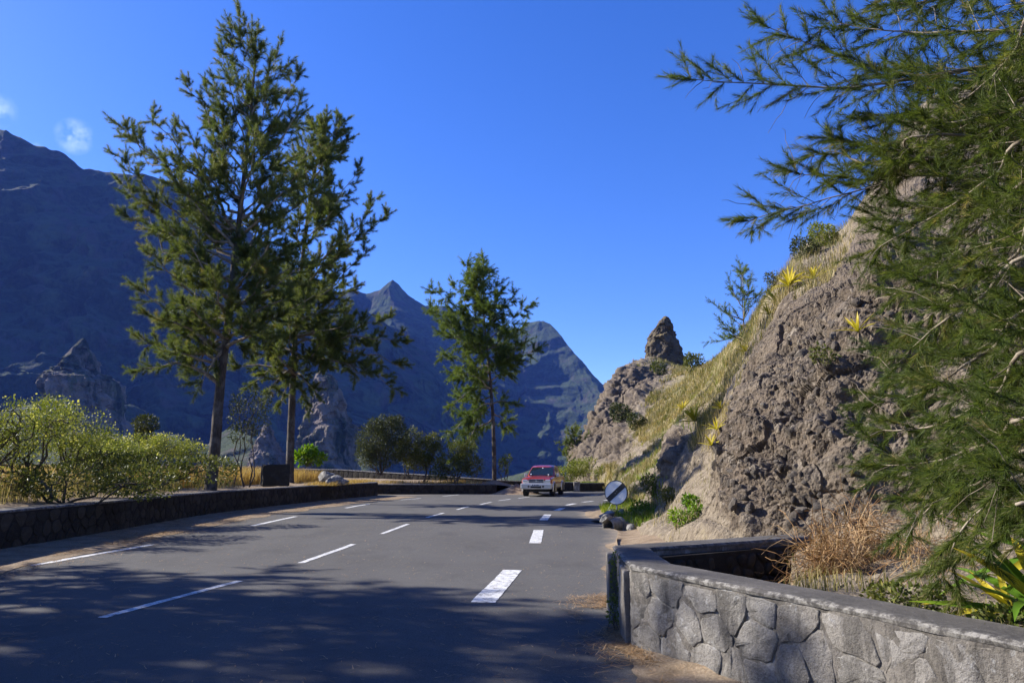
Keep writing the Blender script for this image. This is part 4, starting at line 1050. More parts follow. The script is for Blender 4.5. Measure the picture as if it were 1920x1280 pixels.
def rot_from(d, ang, az):
    a, b = perp_frame(d[None]); a, b = a[0], b[0]
    return d * math.cos(ang) + (a * math.cos(az) + b * math.sin(az)) * math.sin(ang)
class Casuarina:
    def __init__(s, name, label, cat, base, group=None, K=74, nl=.24, nw=.0125, mat='needle', r=None, plume=.32, step=.20, sub=1.0, upbias=.45, sides=6, twigr=.010, spread=(32, 82), droop=.03):
        s.root = empty(name, tuple(base)); tag(s.root, label, cat, group); s.inv = Matrix.Translation(-Vector(base))
        s.trunk = Wood(); s.br = Wood(); s.B = []; s.D = []; s.L = []
        s.K, s.nl, s.nw, s.mat, s.plume, s.step, s.sub, s.up, s.sides, s.tw, s.spread, s.droop = K, nl, nw, mat, plume, step, sub, upbias, sides, twigr, spread, droop
        s.r = r or np.random.default_rng(1)
    def plume_at(s, p, d, l):
        s.B.append(p); s.D.append(d); s.L.append(l)
    def shoot(s, p, d, L, depth=0):
        """a side shoot that carries plumes"""
        r = s.r; n = max(3, int(L / .22)); pts = [p]; dd = d.copy()
        for k in range(n):
            dd = unit((dd + np.array([0, 0, s.up * .16]) + r.normal(size=3) * .10)[None])[0]
            pts.append(pts[-1] + dd * L / n)
        pts = np.array(pts)
        if L > .3: s.br.tube(pts, s.tw * (.6 + L * .55), s.tw * .35, 3 if L < 1.2 else 4)
        for k in range(1 if L > .4 else 0, n):
            sg = pts[k + 1] - pts[k]; s.plume_at(pts[k], unit(sg[None])[0], float(np.linalg.norm(sg)))
        k = 0; pos = .12
        while pos < L:
            f = pos / L; i = min(int(f * n), n - 1); q = pts[i] + (pts[i + 1] - pts[i]) * (f * n - i); t = unit((pts[i + 1] - pts[i])[None])[0]
            az = k * 2.4 + r.uniform(-.5, .5); pd = rot_from(t, R(r.uniform(28, 62)), az); pd[2] += s.up * .25; pd = unit(pd[None])[0]
            if depth < 1 and L > .9 and r.random() < .55: s.shoot(q, pd, L * r.uniform(.28, .5) * (1.15 - f * .6), depth + 1)
            else: s.plume_at(q, pd, s.plume * r.uniform(.6, 1.25))
            pos += s.step * r.uniform(.6, 1.3); k += 1
        s.plume_at(pts[-1] - dd * .1, dd, s.plume * 1.2)
    def limb(s, p0, p1, r0, sag=-.08, bare=.25, dens=1.0, subl=1.3, sides=6):
        r = s.r; L = np.linalg.norm(p1 - p0); n = max(6, int(L / .5)); pts = arc(p0, p1, sag, n, .55, r)
        s.br.tube(pts, r0, s.tw * .8, sides, .8)
        pos = bare * L; k = r.integers(0, 9)
        while pos < L:
            f = pos / L; x = f * (n - 1); i = min(int(x), n - 2); q = pts[i] + (pts[i + 1] - pts[i]) * (x - i); t = unit((pts[i + 1] - pts[i])[None])[0]
            d = rot_from(t, R(r.uniform(35, 65)), k * 2.4 + r.uniform(-.6, .6)); d[2] += s.up * .35; d = unit(d[None])[0]
            s.shoot(q, d, subl * (1.1 - .65 * f) * r.uniform(.55, 1.2) * s.sub)
            pos += .33 / dens * r.uniform(.6, 1.4); k += 1
        s.shoot(pts[-2], unit((pts[-1] - pts[-2])[None])[0], .8 * s.sub)
        return pts
    def finish(s, trunkmat='bark', brmat='twig'):
        s.trunk.build('trunk', trunkmat, s.root, s.inv); s.br.build('branches', brmat, s.root, s.inv)
        V, F, v = needles(np.array(s.B), np.array(s.D), np.array(s.L), s.K, s.nl, s.nw, s.spread, s.droop, s.r)
        o = link('crown', npmesh('crown', V, F, [M[s.mat]], False, {'var': v}), s.root); o.matrix_parent_inverse = s.inv
        return len(F)
def px_tree(label, base_px, D, trunk_px, limbs, extra, r0, seed, group, top_r=.03, fill_lo=.3, subl=1.1, sides=12, name='filao_tree', zbase=None, **kw):
    """trunk and limb tips given as seen directions plus their distance"""
    base = P(base_px[0], base_px[1], D); 
    c = Casuarina(name, label, 'tree', base, group, r=np.random.default_rng(seed), **kw); r = c.r
    tp = np.array([P(u, v, D + d) for u, v, d in trunk_px]); tp = np.vstack([tp[:1] - [0, 0, .35], tp])
    tp = catmull(tp, np.linspace(0, len(tp) - 1, (len(tp) - 1) * 7 + 1))
    m = len(tp); cs = np.linspace(0, 1, m)
    c.trunk.tube(tp, r0, top_r, sides, .8, .03, .45)
    H = tp[-1, 2] - tp[0, 2]
    def on(z):
        i = int(np.clip(np.searchsorted(tp[:, 2], z), 1, m - 1)); return tp[i], i / m
    for L in limbs:
        u, v, dd, vs = L[:4]; tip = P(u, v, D + dd); st, f = on(P(base_px[0], vs, D)[2])
        c.limb(st, tip, r0 * (1 - f) * .45 + .02, L[4] if len(L) > 4 else -.07, .18, 1.0, L[5] if len(L) > 5 else subl)
    for k in range(extra):
        f = fill_lo + (1 - fill_lo) * (k + r.random()) / extra; st, _ = on(tp[0, 2] + H * f)
        az = r.uniform(0, 2 * np.pi); ln = kw_len * (1.15 - f) * r.uniform(.5, 1.0) + .5
        tip = st + np.array([math.cos(az) * ln, math.sin(az) * ln, ln * r.uniform(.1, .75)])
        c.limb(st, tip, .045 * (1.1 - f) + .012, -.08, .2, 1.0, subl * .9)
    c.limb(tp[-8], tp[-1] + [0, 0, .3], .03, 0, .1, 1.6, .7)
    nf = c.finish(); print(label, 'needles', nf, 'plumes', len(c.B)); return c.root
kw_len = 4.2
px_tree('tallest filao tree, behind the left wall with its trunk bare low down', (395, 912), 27.0,
        [(395, 912, 0), (404, 830, 0), (413, 720, 0), (428, 600, .1), (441, 480, .1), (450, 400, 0), (462, 290, 0), (474, 170, 0), (480, 78, 0)],
        [(222, 236, .5, 440, .06), (222, 290, -1, 470, .02), (232, 400, 1, 560, .02), (232, 345, -1, 500, 0), (258, 540, -1, 640, .05), (255, 640, .8, 700, .10), (262, 690, -.6, 720, .1), (300, 600, 1.5, 680, 0),
         (345, 155, .6, 330, .0), (418, 85, -.3, 300, .05), (285, 215, 1.2, 400, .02), (300, 300, -2, 470, .02), (330, 230, 1.8, 380), (385, 160, 1, 310),
         (560, 135, .5, 300, -.05), (565, 190, -1, 340), (525, 90, 1.0, 220), (590, 260, 1.4, 420, .02), (555, 330, -1.6, 450), (600, 360, 0, 500, .04), (535, 430, -1.8, 540), (575, 480, 1, 560), (545, 560, -1, 620, .06), (500, 640, -1.2, 660, .08),
         (350, 450, -2.2, 580), (370, 350, 2, 500), (330, 520, 2.4, 600), (480, 250, -2, 400), (500, 400, 2.2, 520), (400, 250, -1.4, 380),
         (375, 735, -.8, 660, .16, .9), (350, 700, .8, 650, .14, .9), (300, 420, -1.6, 540), (318, 660, -1.5, 690, .05), (290, 480, -2, 590), (400, 520, -2.4, 600), (460, 600, -2.0, 640), (480, 490, -2.2, 560), (340, 570, -2.6, 640, .03), (270, 590, -1.5, 660, .06), (500, 170, -1, 300), (440, 130, 1.2, 260), (250, 260, 1.8, 430), (520, 300, 2, 420)],
        26, .27, 11, 'filao trees along the left side of the road')
kw_len = 3.6
px_tree('second filao tree, behind the first, leaning branches spread to the right', (543, 890), 34.0,
        [(543, 890, 0), (546, 800, 0), (550, 700, 0), (556, 600, 0), (568, 480, 0), (585, 350, 0), (600, 280, 0), (612, 232, 0)],
        [(640, 268, .5, 400, -.05), (672, 312, -.5, 470), (726, 402, .5, 560, .04), (702, 372, 1.5, 520), (690, 470, -1, 580), (672, 532, 1, 610), (650, 440, -2, 560), (640, 220, 0, 340), (590, 230, 1, 330),
         (758, 690, .5, 640, .05), (742, 735, -1, 660, .10), (700, 640, 1.5, 620, .03), (755, 640, -.5, 650, .07), (690, 700, -1.5, 680, .06), (650, 600, -2, 640), (720, 600, 2, 640),
         (440, 688, .5, 700, .06), (490, 620, 1.5, 660), (480, 560, 0, 620), (500, 740, -1, 690, .10), (470, 650, -1.5, 670), (525, 760, 1, 690, .08, .8), (595, 735, -1.5, 700, .12, .8), (575, 760, .5, 720, .1, .8), (510, 500, 1.8, 580), (620, 520, 2.4, 620), (600, 640, -2.4, 680), (520, 660, -2.4, 700), (620, 330, -1, 440), (560, 300, 1.5, 420), (470, 720, -.5, 690, .12, .8)],
        32, .24, 12, 'filao trees along the left side of the road', nl=.26, nw=.015, K=80)
kw_len = 2.2
px_tree('slender shaggy filao growing from the mound beside the pickup', (927, 897), 48.6,
        [(927, 899, 0), (925, 800, 0), (918, 700, 0), (908, 600, 0), (906, 515, 0)],
        [(808, 545, 0, 640, .04), (812, 585, -1.5, 650, .04), (806, 575, 1.5, 650), (822, 625, 0, 680, .03), (830, 668, -1, 700, .08), (846, 700, 1, 720, .08), (842, 765, 0, 740, .15), (838, 825, -.5, 760, .18), (850, 868, .5, 790, .2), (870, 840, -1, 770, .15),
         (996, 575, .3, 650, .06), (985, 610, 1.5, 660), (1008, 657, 0, 690, .08), (985, 640, -1.5, 690), (958, 620, -2, 660), (962, 690, 0, 720, .08), (958, 755, -.5, 760, .08), (955, 800, 1.5, 780, .1),
         (875, 492, 0, 560), (905, 485, 1, 540), (942, 540, 0, 600), (965, 555, -1, 620), (850, 530, 1, 600), (890, 520, -1, 580), (840, 600, -2, 660), (880, 640, -2.2, 680), (930, 560, -1.6, 600), (870, 700, -1.8, 730, .05), (880, 780, -1.4, 760, .1), (860, 740, 1.8, 750), (935, 640, 2, 690), (900, 560, 1.6, 620)],
        16, .20, 13, 'filao trees along the left side of the road', subl=1.1, fill_lo=.4, nl=.34, nw=.028, K=44, mat='needle_far', upbias=.1, droop=.2, plume=.5, step=.24)
# slim young filaos farther off
kw_len = 1.4
px_tree('slim young filao on the crest of the right slope', (1398, 640), 31.0, [(1398, 660, 0), (1394, 600, 0), (1389, 518, 0)],
        [(1375, 545, 0, 580), (1405, 535, .3, 570), (1365, 590, .5, 615), (1408, 575, -.3, 600), (1352, 640, .5, 640, .1), (1360, 615, -.5, 630), (1415, 600, 0, 620), (1370, 620, -.5, 640)], 4, .05, 14, None, subl=.6, nl=.22, nw=.018, K=24, fill_lo=.1, top_r=.012, mat='needle_far', name='young_filao')
px_tree('small dark filao at the left foot of the rocky promontory', (1076, 868), 64.0, [(1076, 872, 0), (1077, 840, 0), (1078, 810, 0)],
        [(1064, 830, 0, 850), (1086, 826, 0, 845), (1060, 850, .5, 860), (1090, 848, -.5, 860), (1070, 815, 0, 830)], 4, .07, 15, None, subl=.9, nl=.3, nw=.035, K=18, fill_lo=.1, top_r=.02, mat='needle', name='young_filao')

# ---- the big filao whose branches hang in from the right
def right_tree():
    base = np.array([6.6, 5.3, .7]); D0 = 5.6
    c = Casuarina('filao_tree', 'overhanging filao on the right with long feathery branches before the cliff', 'tree', tuple(base), 'filao trees on the cliff side', K=60, nl=.12, nw=.0042, mat='needle_near',
                  r=np.random.default_rng(31), plume=.20, step=.11, sub=.62, upbias=.15, twigr=.0055, spread=(24, 62), droop=.05)
    r = c.r
    tp = catmull(np.array([[6.6, 5.3, -.2], [6.55, 5.3, 1.6], [6.6, 5.4, 4.0], [6.5, 5.6, 7.0], [6.4, 5.7, 10.0], [6.4, 5.8, 13.0]]), np.linspace(0, 5, 36))
    c.trunk.tube(tp, .26, .05, 12, .8, .02, .4)
    def on(z): return tp[int(np.clip(np.searchsorted(tp[:, 2], z), 1, len(tp) - 1))]
    # (way points as seen direction + distance, last = tip, start radius)
    B = [([(1990, 120, 5.6), (1720, 148, 6.0), (1560, 162, 6.4), (1284, 146, 6.9)], .045, .10, 1.0),
         ([(1900, 180, 5.9), (1700, 140, 6.3), (1600, 118, 6.6), (1424, 46, 7.0)], .03, .15, 1.0),
         ([(1980, 180, 5.4), (1800, 270, 5.8), (1640, 350, 6.3), (1398, 418, 6.9)], .034, .08, 1.0),
         ([(1800, 330, 5.8), (1650, 340, 6.3), (1560, 330, 6.6), (1484, 326, 6.9)], .02, .05, .8),
         ([(1780, 300, 5.7), (1640, 310, 6.1), (1570, 285, 6.4), (1512, 292, 6.6)], .02, .05, .8),
         ([(1780, 250, 5.5), (1700, 280, 5.9), (1640, 270, 6.2), (1556, 252, 6.5)], .02, .05, .8),
         ([(1980, 60, 5.3), (1800, 60, 5.7), (1680, 60, 6.1), (1548, 38, 6.5)], .03, .1, 1.0),
         ([(1960, -40, 5.4), (1800, -20, 5.9), (1700, 10, 6.3), (1600, -30, 6.6)], .03, .1, 1.0),
         ([(1980, 260, 5.0), (1860, 330, 5.3), (1760, 400, 5.6), (1640, 470, 6.0)], .032, .1, 1.0),
         ([(2000, 330, 4.9), (1860, 400, 5.3), (1780, 470, 5.6), (1700, 540, 5.9)], .03, .1, 1.0),
         ([(2000, 480, 4.7), (1840, 560, 5.0), (1740, 620, 5.3), (1665, 700, 5.7)], .03, .1, 1.0),
         ([(2010, 570, 4.5), (1850, 650, 4.9), (1740, 720, 5.2), (1650, 742, 5.6)], .03, .1, 1.0),
         ([(2010, 640, 4.4), (1860, 740, 4.8), (1740, 800, 5.1), (1645, 805, 5.5)], .03, .1, 1.0),
         ([(2000, 780, 4.3), (1870, 820, 4.6), (1760, 860, 4.9), (1655, 868, 5.3)], .028, .1, 1.0),
         ([(2000, 830, 4.3), (1860, 890, 4.6), (1760, 930, 4.9), (1705, 985, 5.2)], .026, .1, .9),
         ([(2000, 880, 4.1), (1880, 930, 4.4), (1800, 990, 4.6), (1770, 1085, 4.8)], .024, .1, .8),
         ([(2010, 400, 4.6), (1900, 480, 4.8), (1800, 540, 5.1), (1730, 600, 5.5)], .026, .1, 1.0),
         ([(2010, 200, 5.0), (1880, 210, 5.3), (1760, 230, 5.7), (1640, 215, 6.1)], .028, .1, 1.0),
         ([(1990, 20, 5.0), (1900, 100, 5.2), (1820, 180, 5.5), (1740, 210, 5.9)], .028, .1, 1.0),
         ([(1990, 700, 4.8), (1900, 760, 5.1), (1820, 820, 5.3), (1740, 900, 5.7)], .026, .1, 1.0),
         ([(1990, 560, 5.2), (1900, 600, 5.5), (1820, 660, 5.8), (1735, 660, 6.2)], .026, .1, 1.0),
         ([(1990, 300, 5.6), (1900, 340, 5.9), (1800, 380, 6.3), (1640, 410, 6.8)], .026, .1, 1.0),
         ([(1990, 20, 6.0), (1880, -20, 6.3), (1760, 0, 6.7), (1650, 30, 7.1)], .026, .1, 1.0),
         ([(1990, 940, 4.0), (1930, 960, 4.2), (1880, 1010, 4.3), (1830, 1040, 4.5)], .018, .1, .7),
         ([(2040, 120, 6.6), (1900, 160, 6.9), (1780, 130, 7.3), (1640, 150, 7.6)], .026, .1, 1.0),
         ([(2040, 420, 6.0), (1900, 440, 6.3), (1800, 500, 6.6), (1680, 500, 7.0)], .024, .1, 1.0)]
    for wp, r0, bare, dn in B:
        W = np.array([P(u, v, D) for u, v, D in wp]); st = on(W[0, 2] - .6 if W[0, 2] > 2 else W[0, 2])
        W = np.vstack([st[None], W]); pts = catmull(W, np.linspace(0, 4, 33)); pts += np.cumsum(r.normal(size=pts.shape), 0) * .004
        c.br.tube(pts, r0 * .8, .003, 6, .75)
        seg = np.linalg.norm(np.diff(pts, axis=0), axis=1); cs = np.concatenate([[0], np.cumsum(seg)]); L = cs[-1]
        vis0 = cs[8]; pos = vis0 * .75; k = r.integers(0, 9)
        while pos < L:
            i = min(int(np.searchsorted(cs, pos)), 32); i = max(i, 1); q = pts[i - 1] + (pts[i] - pts[i - 1]) * ((pos - cs[i - 1]) / seg[i - 1]); t = unit((pts[i] - pts[i - 1])[None])[0]
            f = (pos - vis0 * .75) / (L - vis0 * .75)
            d = rot_from(t, R(r.uniform(28, 58)), k * 2.4 + r.uniform(-.6, .6)); d[2] += .12; d = unit(d[None])[0]
            c.shoot(q, d, (.72 - .42 * f) * r.uniform(.45, 1.15) * dn)
            if r.random() < .25: c.br.tube(arc(q, q + rot_from(t, 1.0, r.uniform(0, 6)) * r.uniform(.2, .6), .1, 6, .8, r), .005, .002, 3)
            pos += .085 * r.uniform(.6, 1.4); k += 1
        c.shoot(pts[-2], unit((pts[-1] - pts[-3])[None])[0], .22)
    # crown above and behind, out of the frame but part of the tree
    for k in range(16):
        z = r.uniform(7.5, 12.5); st = on(z); az = r.uniform(-1.2, 1.9); ln = r.uniform(1.5, 3.0)
        c.limb(st, st + np.array([math.cos(az) * ln, -abs(math.sin(az)) * ln, ln * .3]), .04, -.06, .2, .8, 1.2)
    nf = c.finish(); print('right tree needles', nf)
right_tree()

# ---- trees just out of the frame whose shade lies across the near road
def shade_tree(label, base, H, crown_lo, rad, seed, lean=(0, 0), nl=.30, nw=.038, K=24, nlimb=44):
    c = Casuarina('filao_tree', label, 'tree', base, 'filao trees beyond the left edge', K=K, nl=nl, nw=nw, r=np.random.default_rng(seed)); r = c.r
    b = np.array(base, float); tp = catmull(np.array([b - [0, 0, .4], b + [0, 0, H * .3], b + [lean[0] * .5, lean[1] * .5, H * .65], b + [lean[0], lean[1], H]]), np.linspace(0, 3, 24))
    c.trunk.tube(tp, .26, .03, 10, .8, .02, .4)
    for k in range(nlimb):
        f = crown_lo + (1 - crown_lo) * (k + r.random()) / nlimb; st = tp[int(f * 23)]; az = k * 2.4 + r.uniform(-.4, .4)
        ln = rad * (1.25 - f) / (1.25 - crown_lo) * r.uniform(.6, 1.05) + .4
        c.limb(st, st + np.array([math.cos(az) * ln, math.sin(az) * ln, ln * r.uniform(.1, .6)]), .07, -.06, .2, .85, 1.3)
    c.finish()
shade_tree('filao just outside the left edge, its shade falling on the near road', (-15.2, 8.3, .9), 8.4, .22, 4.6, 41, nlimb=34, K=18)
shade_tree('taller filao outside the left edge, a little farther along the bank', (-16.4, 12.3, .9), 10.1, .48, 3.5, 42, nlimb=38, K=18)
shade_tree('filao outside the left edge, nearest to the camera', (-11.8, 3.6, .9), 8.5, .25, 3.2, 43, nlimb=26, K=22)

shade_tree('unseen filao added behind the viewpoint on the left verge to block sky light', (-8.5, -5.5, .0), 13.0, .25, 5.5, 44, nl=.5, nw=.07, nlimb=50, K=16)  # added out of view, only to keep sky light off the near road
shade_tree('unseen filao added behind the viewpoint below the cliff to block sky light', (5.8, -6.0, .3), 13.0, .25, 5.5, 45, nl=.5, nw=.07, nlimb=50, K=16)  # also an added, unseen sky blocker that darkens the near asphalt

# ---- leafy bushes
def leaf_cloud(blobs, n, size, r, aspect=.45, shell=.55, gap=.30, gfreq=1.6, up=.3):
    """leaves spread through uneven ellipsoids; blobs (cx,cy,cz,rx,ry,rz)"""
    w = np.array([b[3] * b[4] * b[5] for b in blobs]) ** .67; w /= w.sum()
    pts = []; nr = []
    for b, k in zip(blobs, (w * n).astype(int)):
        d = unit(r.normal(size=(k, 3))); rad = shell + (1 - shell) * r.random(k) ** .6; rad = np.where(r.random(k) < .2, r.random(k) ** .5, rad)
        bump = 1 + .22 * fbm(d * 2.3 + b[0], 3, int(abs(b[0] * 10)) % 50)
        pts.append(np.array(b[:3]) + d * (rad * bump)[:, None] * np.array(b[3:])); nr.append(d)
    p = np.vstack(pts); d = np.vstack(nr)
    keep = (fbm(p * gfreq, 3, 90) + .25 * r.normal(size=len(p))) > -gap
    p, d = p[keep], d[keep]; n = len(p)
    a = unit(d + r.normal(size=(n, 3)) * .8 + np.array([0, 0, up])); b_ = unit(np.cross(a, r.normal(size=(n, 3))))
    s = size * r.uniform(.6, 1.3, n)[:, None]
    V = np.stack([p, p + a * s * .5 + b_ * s * aspect * .5, p + a * s, p + a * s * .5 - b_ * s * aspect * .5], 1).reshape(-1, 3)
    v = np.clip(.5 + .35 * fbm(p * 2.5, 2, 91) + r.normal(size=n) * .2, 0, 1)
    return V, np.arange(n * 4).reshape(-1, 4), np.repeat(v, 4)
def bush(name, label, cat, base, blobs, n, size, mat, seed, group=None, stems=5, aspect=.45, gap=.30, up=.3, stemr=.035, flowers=0, shell=.55, gfreq=1.6):
    r = np.random.default_rng(seed); base = np.array(base, float)
    root = empty(name, tuple(base)); tag(root, label, cat, group); inv = Matrix.Translation(-Vector(tuple(base)))
    bl = [tuple(base + np.array(b[:3])) + tuple(b[3:]) for b in blobs]
    w = Wood()
    for k in range(stems):
        b = bl[k % len(bl)]; t = np.array(b[:3]) + r.normal(size=3) * np.array(b[3:]) * .35; s0 = base + np.array([r.normal() * .12, r.normal() * .12, -.15])
        st = arc(s0, t, .08, 8, 1.2, r); w.tube(st, stemr, stemr * .35, 6)
        for j in range(4):
            q = st[r.integers(3, 8)]; e = np.array(b[:3]) + unit(r.normal(size=(1, 3)))[0] * np.array(b[3:]) * .8; w.tube(arc(q, e, .05, 6, 1.2, r), stemr * .4, stemr * .12, 4)
    w.build('stems', 'bark', root, inv)
    V, F, v = leaf_cloud(bl, n, size, r, aspect, shell, gap, gfreq, up)
    o = link('foliage', npmesh('foliage', V, F, [M[mat]], False, {'var': v}), root); o.matrix_parent_inverse = inv
    if flowers:
        V, F, v = leaf_cloud([(b[0], b[1], b[2] + b[5] * .1, b[3] * 1.02, b[4] * 1.02, b[5] * 1.02) for b in bl], flowers, size * .9, r, .8, .93, .9); v = v * 0 + 1
        o = link('blossom', npmesh('blossom', V, F, [M['leaf_light']], False, {'var': v}), root); o.matrix_parent_inverse = inv
    return root
# rounded bushes on the terrace
bush('bush', 'dense rounded dark green bush, largest on the far terrace', 'bush', P(714, 886, 47.6), [(-.5, 0, 2.1, 1.25, 1.2, 1.2), (.6, .1, 2.6, 1.15, 1.0, 1.0), (-.95, 0, 1.2, .8, 1.0, .9), (.2, -.2, 1.15, 1.25, 1.0, .9), (.25, 0, 3.25, .75, .6, .6), (-.5, 0, 3.0, .6, .6, .6), (1.0, 0, 3.2, .5, .5, .6), (1.15, 0, 1.5, .7, .8, .8)], 19000, .12, 'leaf_dark', 51, stems=6, gap=.28, stemr=.06, shell=.4, gfreq=2.2)
bush('bush', 'looser olive bush between the dark rounded bush and the low grey one', 'bush', P(768, 893, 48.6), [(-.1, 0, 1.6, .8, .8, 1.05), (.05, 0, 2.7, .5, .5, .7), (.45, 0, 1.0, .8, .6, .6), (-.5, 0, 1.9, .6, .6, .8)], 6500, .12, 'leaf_mid', 52, stems=5, gap=.15, shell=.35, gfreq=2.4)
bush('bush', 'rounded grey green bush with a split stem, third from the left on the terrace', 'bush', P(797, 898, 48.0), [(0, 0, 1.9, .9, .8, .9), (.5, 0, 2.5, .6, .5, .6), (-.35, 0, 1.2, .8, .7, .7), (.7, 0, 1.6, .6, .6, .7), (-.3, 0, 2.6, .5, .5, .5)], 8500, .12, 'leaf_mid', 53, stems=5, gap=.18, shell=.35, gfreq=2.4)
bush('bush', 'low spreading bush with reddish dry twigs left of the slender filao', 'bush', P(852, 904, 47.2), [(-.2, 0, 1.1, 1.15, .8, .85), (.6, .1, 1.4, .9, .8, .9), (-1.0, 0, .7, .7, .6, .55), (.2, -.1, 2.1, .6, .6, .7), (1.3, .1, 1.0, .7, .5, .7), (.9, 0, 2.3, .5, .5, .6)], 10500, .12, 'leaf_mid', 54, stems=7, gap=.12, shell=.35, gfreq=2.4)
bush('shrub', 'thin bright green sapling right of the slender filao trunk', 'shrub', P(946, 897, 48.6), [(0, 0, .7, .3, .3, .5), (.2, 0, 1.3, .3, .3, .35), (-.15, 0, 1.1, .25, .25, .3)], 650, .13, 'leaf_light', 55, stems=3, gap=.2)
bush('shrub', 'small glossy bright green shrub right behind the second big trunk', 'shrub', P(580, 868, 37.5), [(-.35, 0, .35, .42, .4, .40), (.35, 0, .25, .45, .4, .32), (-.05, 0, .6, .3, .3, .32)], 800, .22, 'leaf_bright', 56, stems=5, gap=.5, aspect=.5)
# sapling by the first trunk
bush('sapling', 'thin grey leaved sapling just right of the tallest filao trunk', 'tree', P(460, 905, 27.6), [(-.1, 0, 2.6, .75, .7, .85), (.35, 0, 3.1, .55, .5, .55), (-.3, 0, 1.9, .5, .5, .5), (.4, 0, 2.2, .45, .45, .45), (-.5, 0, 3.0, .35, .4, .4)], 3600, .085, 'leaf_dark', 57, stems=5, gap=.05, stemr=.028, gfreq=3)
# shrubs along the left bank
LS = [(45, 905, 17.5, [(0, 0, 1.5, 1.0, .9, .8), (.5, 0, 2.05, .7, .7, .6), (-.7, 0, 1.0, .7, .7, .7)], 9000, 'feathery light green shrub nearest the left edge, with pale blossom'),
      (120, 900, 20.5, [(0, 0, 1.9, 1.2, 1.0, .9), (-.6, 0, 2.6, .7, .7, .7), (.8, 0, 1.3, .9, .9, .8), (0, 0, 1.0, 1.0, 1, .6)], 11000, 'tallest light green shrub at the left, its top below the rock spire'),
      (205, 893, 23.0, [(0, 0, 1.1, 1.1, 1.0, .8), (.7, 0, .9, .8, .8, .7), (-.7, 0, .8, .7, .7, .6)], 8500, 'low spreading light green shrub under the rock spire'),
      (262, 880, 27.0, [(0, 0, 1.3, 1.1, 1.0, .9), (.9, 0, 1.5, .9, .8, .7), (-.8, 0, 1.0, .9, .9, .7)], 8500, 'wide yellow green shrub between the left shrubs and the dry grass'),
      (318, 872, 30.0, [(0, 0, 1.2, 1.3, 1.1, .8), (.9, 0, .9, .9, .8, .7)], 6500, 'pale green shrub just left of the tallest filao'),
      (-40, 900, 16.0, [(0, 0, 1.2, .9, .9, .9), (.5, 0, 1.8, .6, .6, .6)], 6500, 'light green shrub cut by the left edge of the view'),
      (160, 880, 27.5, [(0, 0, 1.5, 1.3, 1.1, .9), (1.1, 0, 1.2, 1.0, .9, .8)], 7500, 'pale shrub farther back between the two tallest left shrubs')]
for k, (u, v, D, bl, n, lb) in enumerate(LS):
    zs = .74 if D < 22 else .60
    bl = [(x, y, z * zs, rx, ry, rz * zs) for x, y, z, rx, ry, rz in bl]
    bush('shrub', lb, 'shrub', P(u, v, D), bl, int(n * 1.25), .052 + D * .0011, 'leaf_light', 60 + k, 'light green shrubs on the left bank', stems=8, gap=.02, aspect=.30, flowers=int(n * .035), shell=.35, gfreq=2.6)
bush('shrub', 'small dark round bush rising behind the light green shrubs', 'shrub', P(268, 850, 33), [(0, 0, 1.35, .5, .5, .45), (0, 0, .8, .4, .4, .4)], 1600, .13, 'leaf_dark', 75, stems=3, gap=.5)
bush('shrub', 'dark undergrowth bush low behind the wall at the left edge', 'shrub', P(110, 935, 17.2), [(0, 0, .4, 1.2, .8, .42), (1.6, .6, .4, 1.1, .8, .42), (-1.4, 0, .45, 1.0, .7, .45)], 6500, .09, 'leaf_mid', 76, stems=6, gap=.2)
bush('shrub', 'undergrowth bush low behind the wall left of the dry grass', 'shrub', P(270, 915, 20.5), [(0, 0, .5, 1.2, .9, .5), (1.3, .8, .5, 1.0, .8, .45), (-1.3, 0, .5, 1.0, .8, .5)], 6500, .10, 'leaf_mid', 77, stems=6, gap=.2)
# greenery beyond the bend wall
for k, (u, v, D, bl, n, mt, lb) in enumerate([(1062, 905, 54, [(0, 0, .6, 1.3, .8, .65), (.9, .3, 1.1, .9, .7, .6)], 3800, 'leaf_light', 'yellow green bush right behind the pickup'),
      (1100, 900, 57, [(0, 0, 1.0, 1.5, .9, .8), (1.1, 0, .8, 1.2, .9, .6)], 4200, 'leaf_light', 'wide yellow green bush before the rocky promontory'),
      (1140, 902, 53, [(0, 0, .6, 1.2, .8, .5), (.9, 0, .5, .8, .6, .4)], 2200, 'leaf_light', 'yellow green bush above the bend wall near the small far signs')]):
    bush('bush', lb, 'bush', P(u, v, D), bl, n, .15, mt, 80 + k, None, stems=4, gap=.25, aspect=.35, shell=.4, gfreq=2.5)
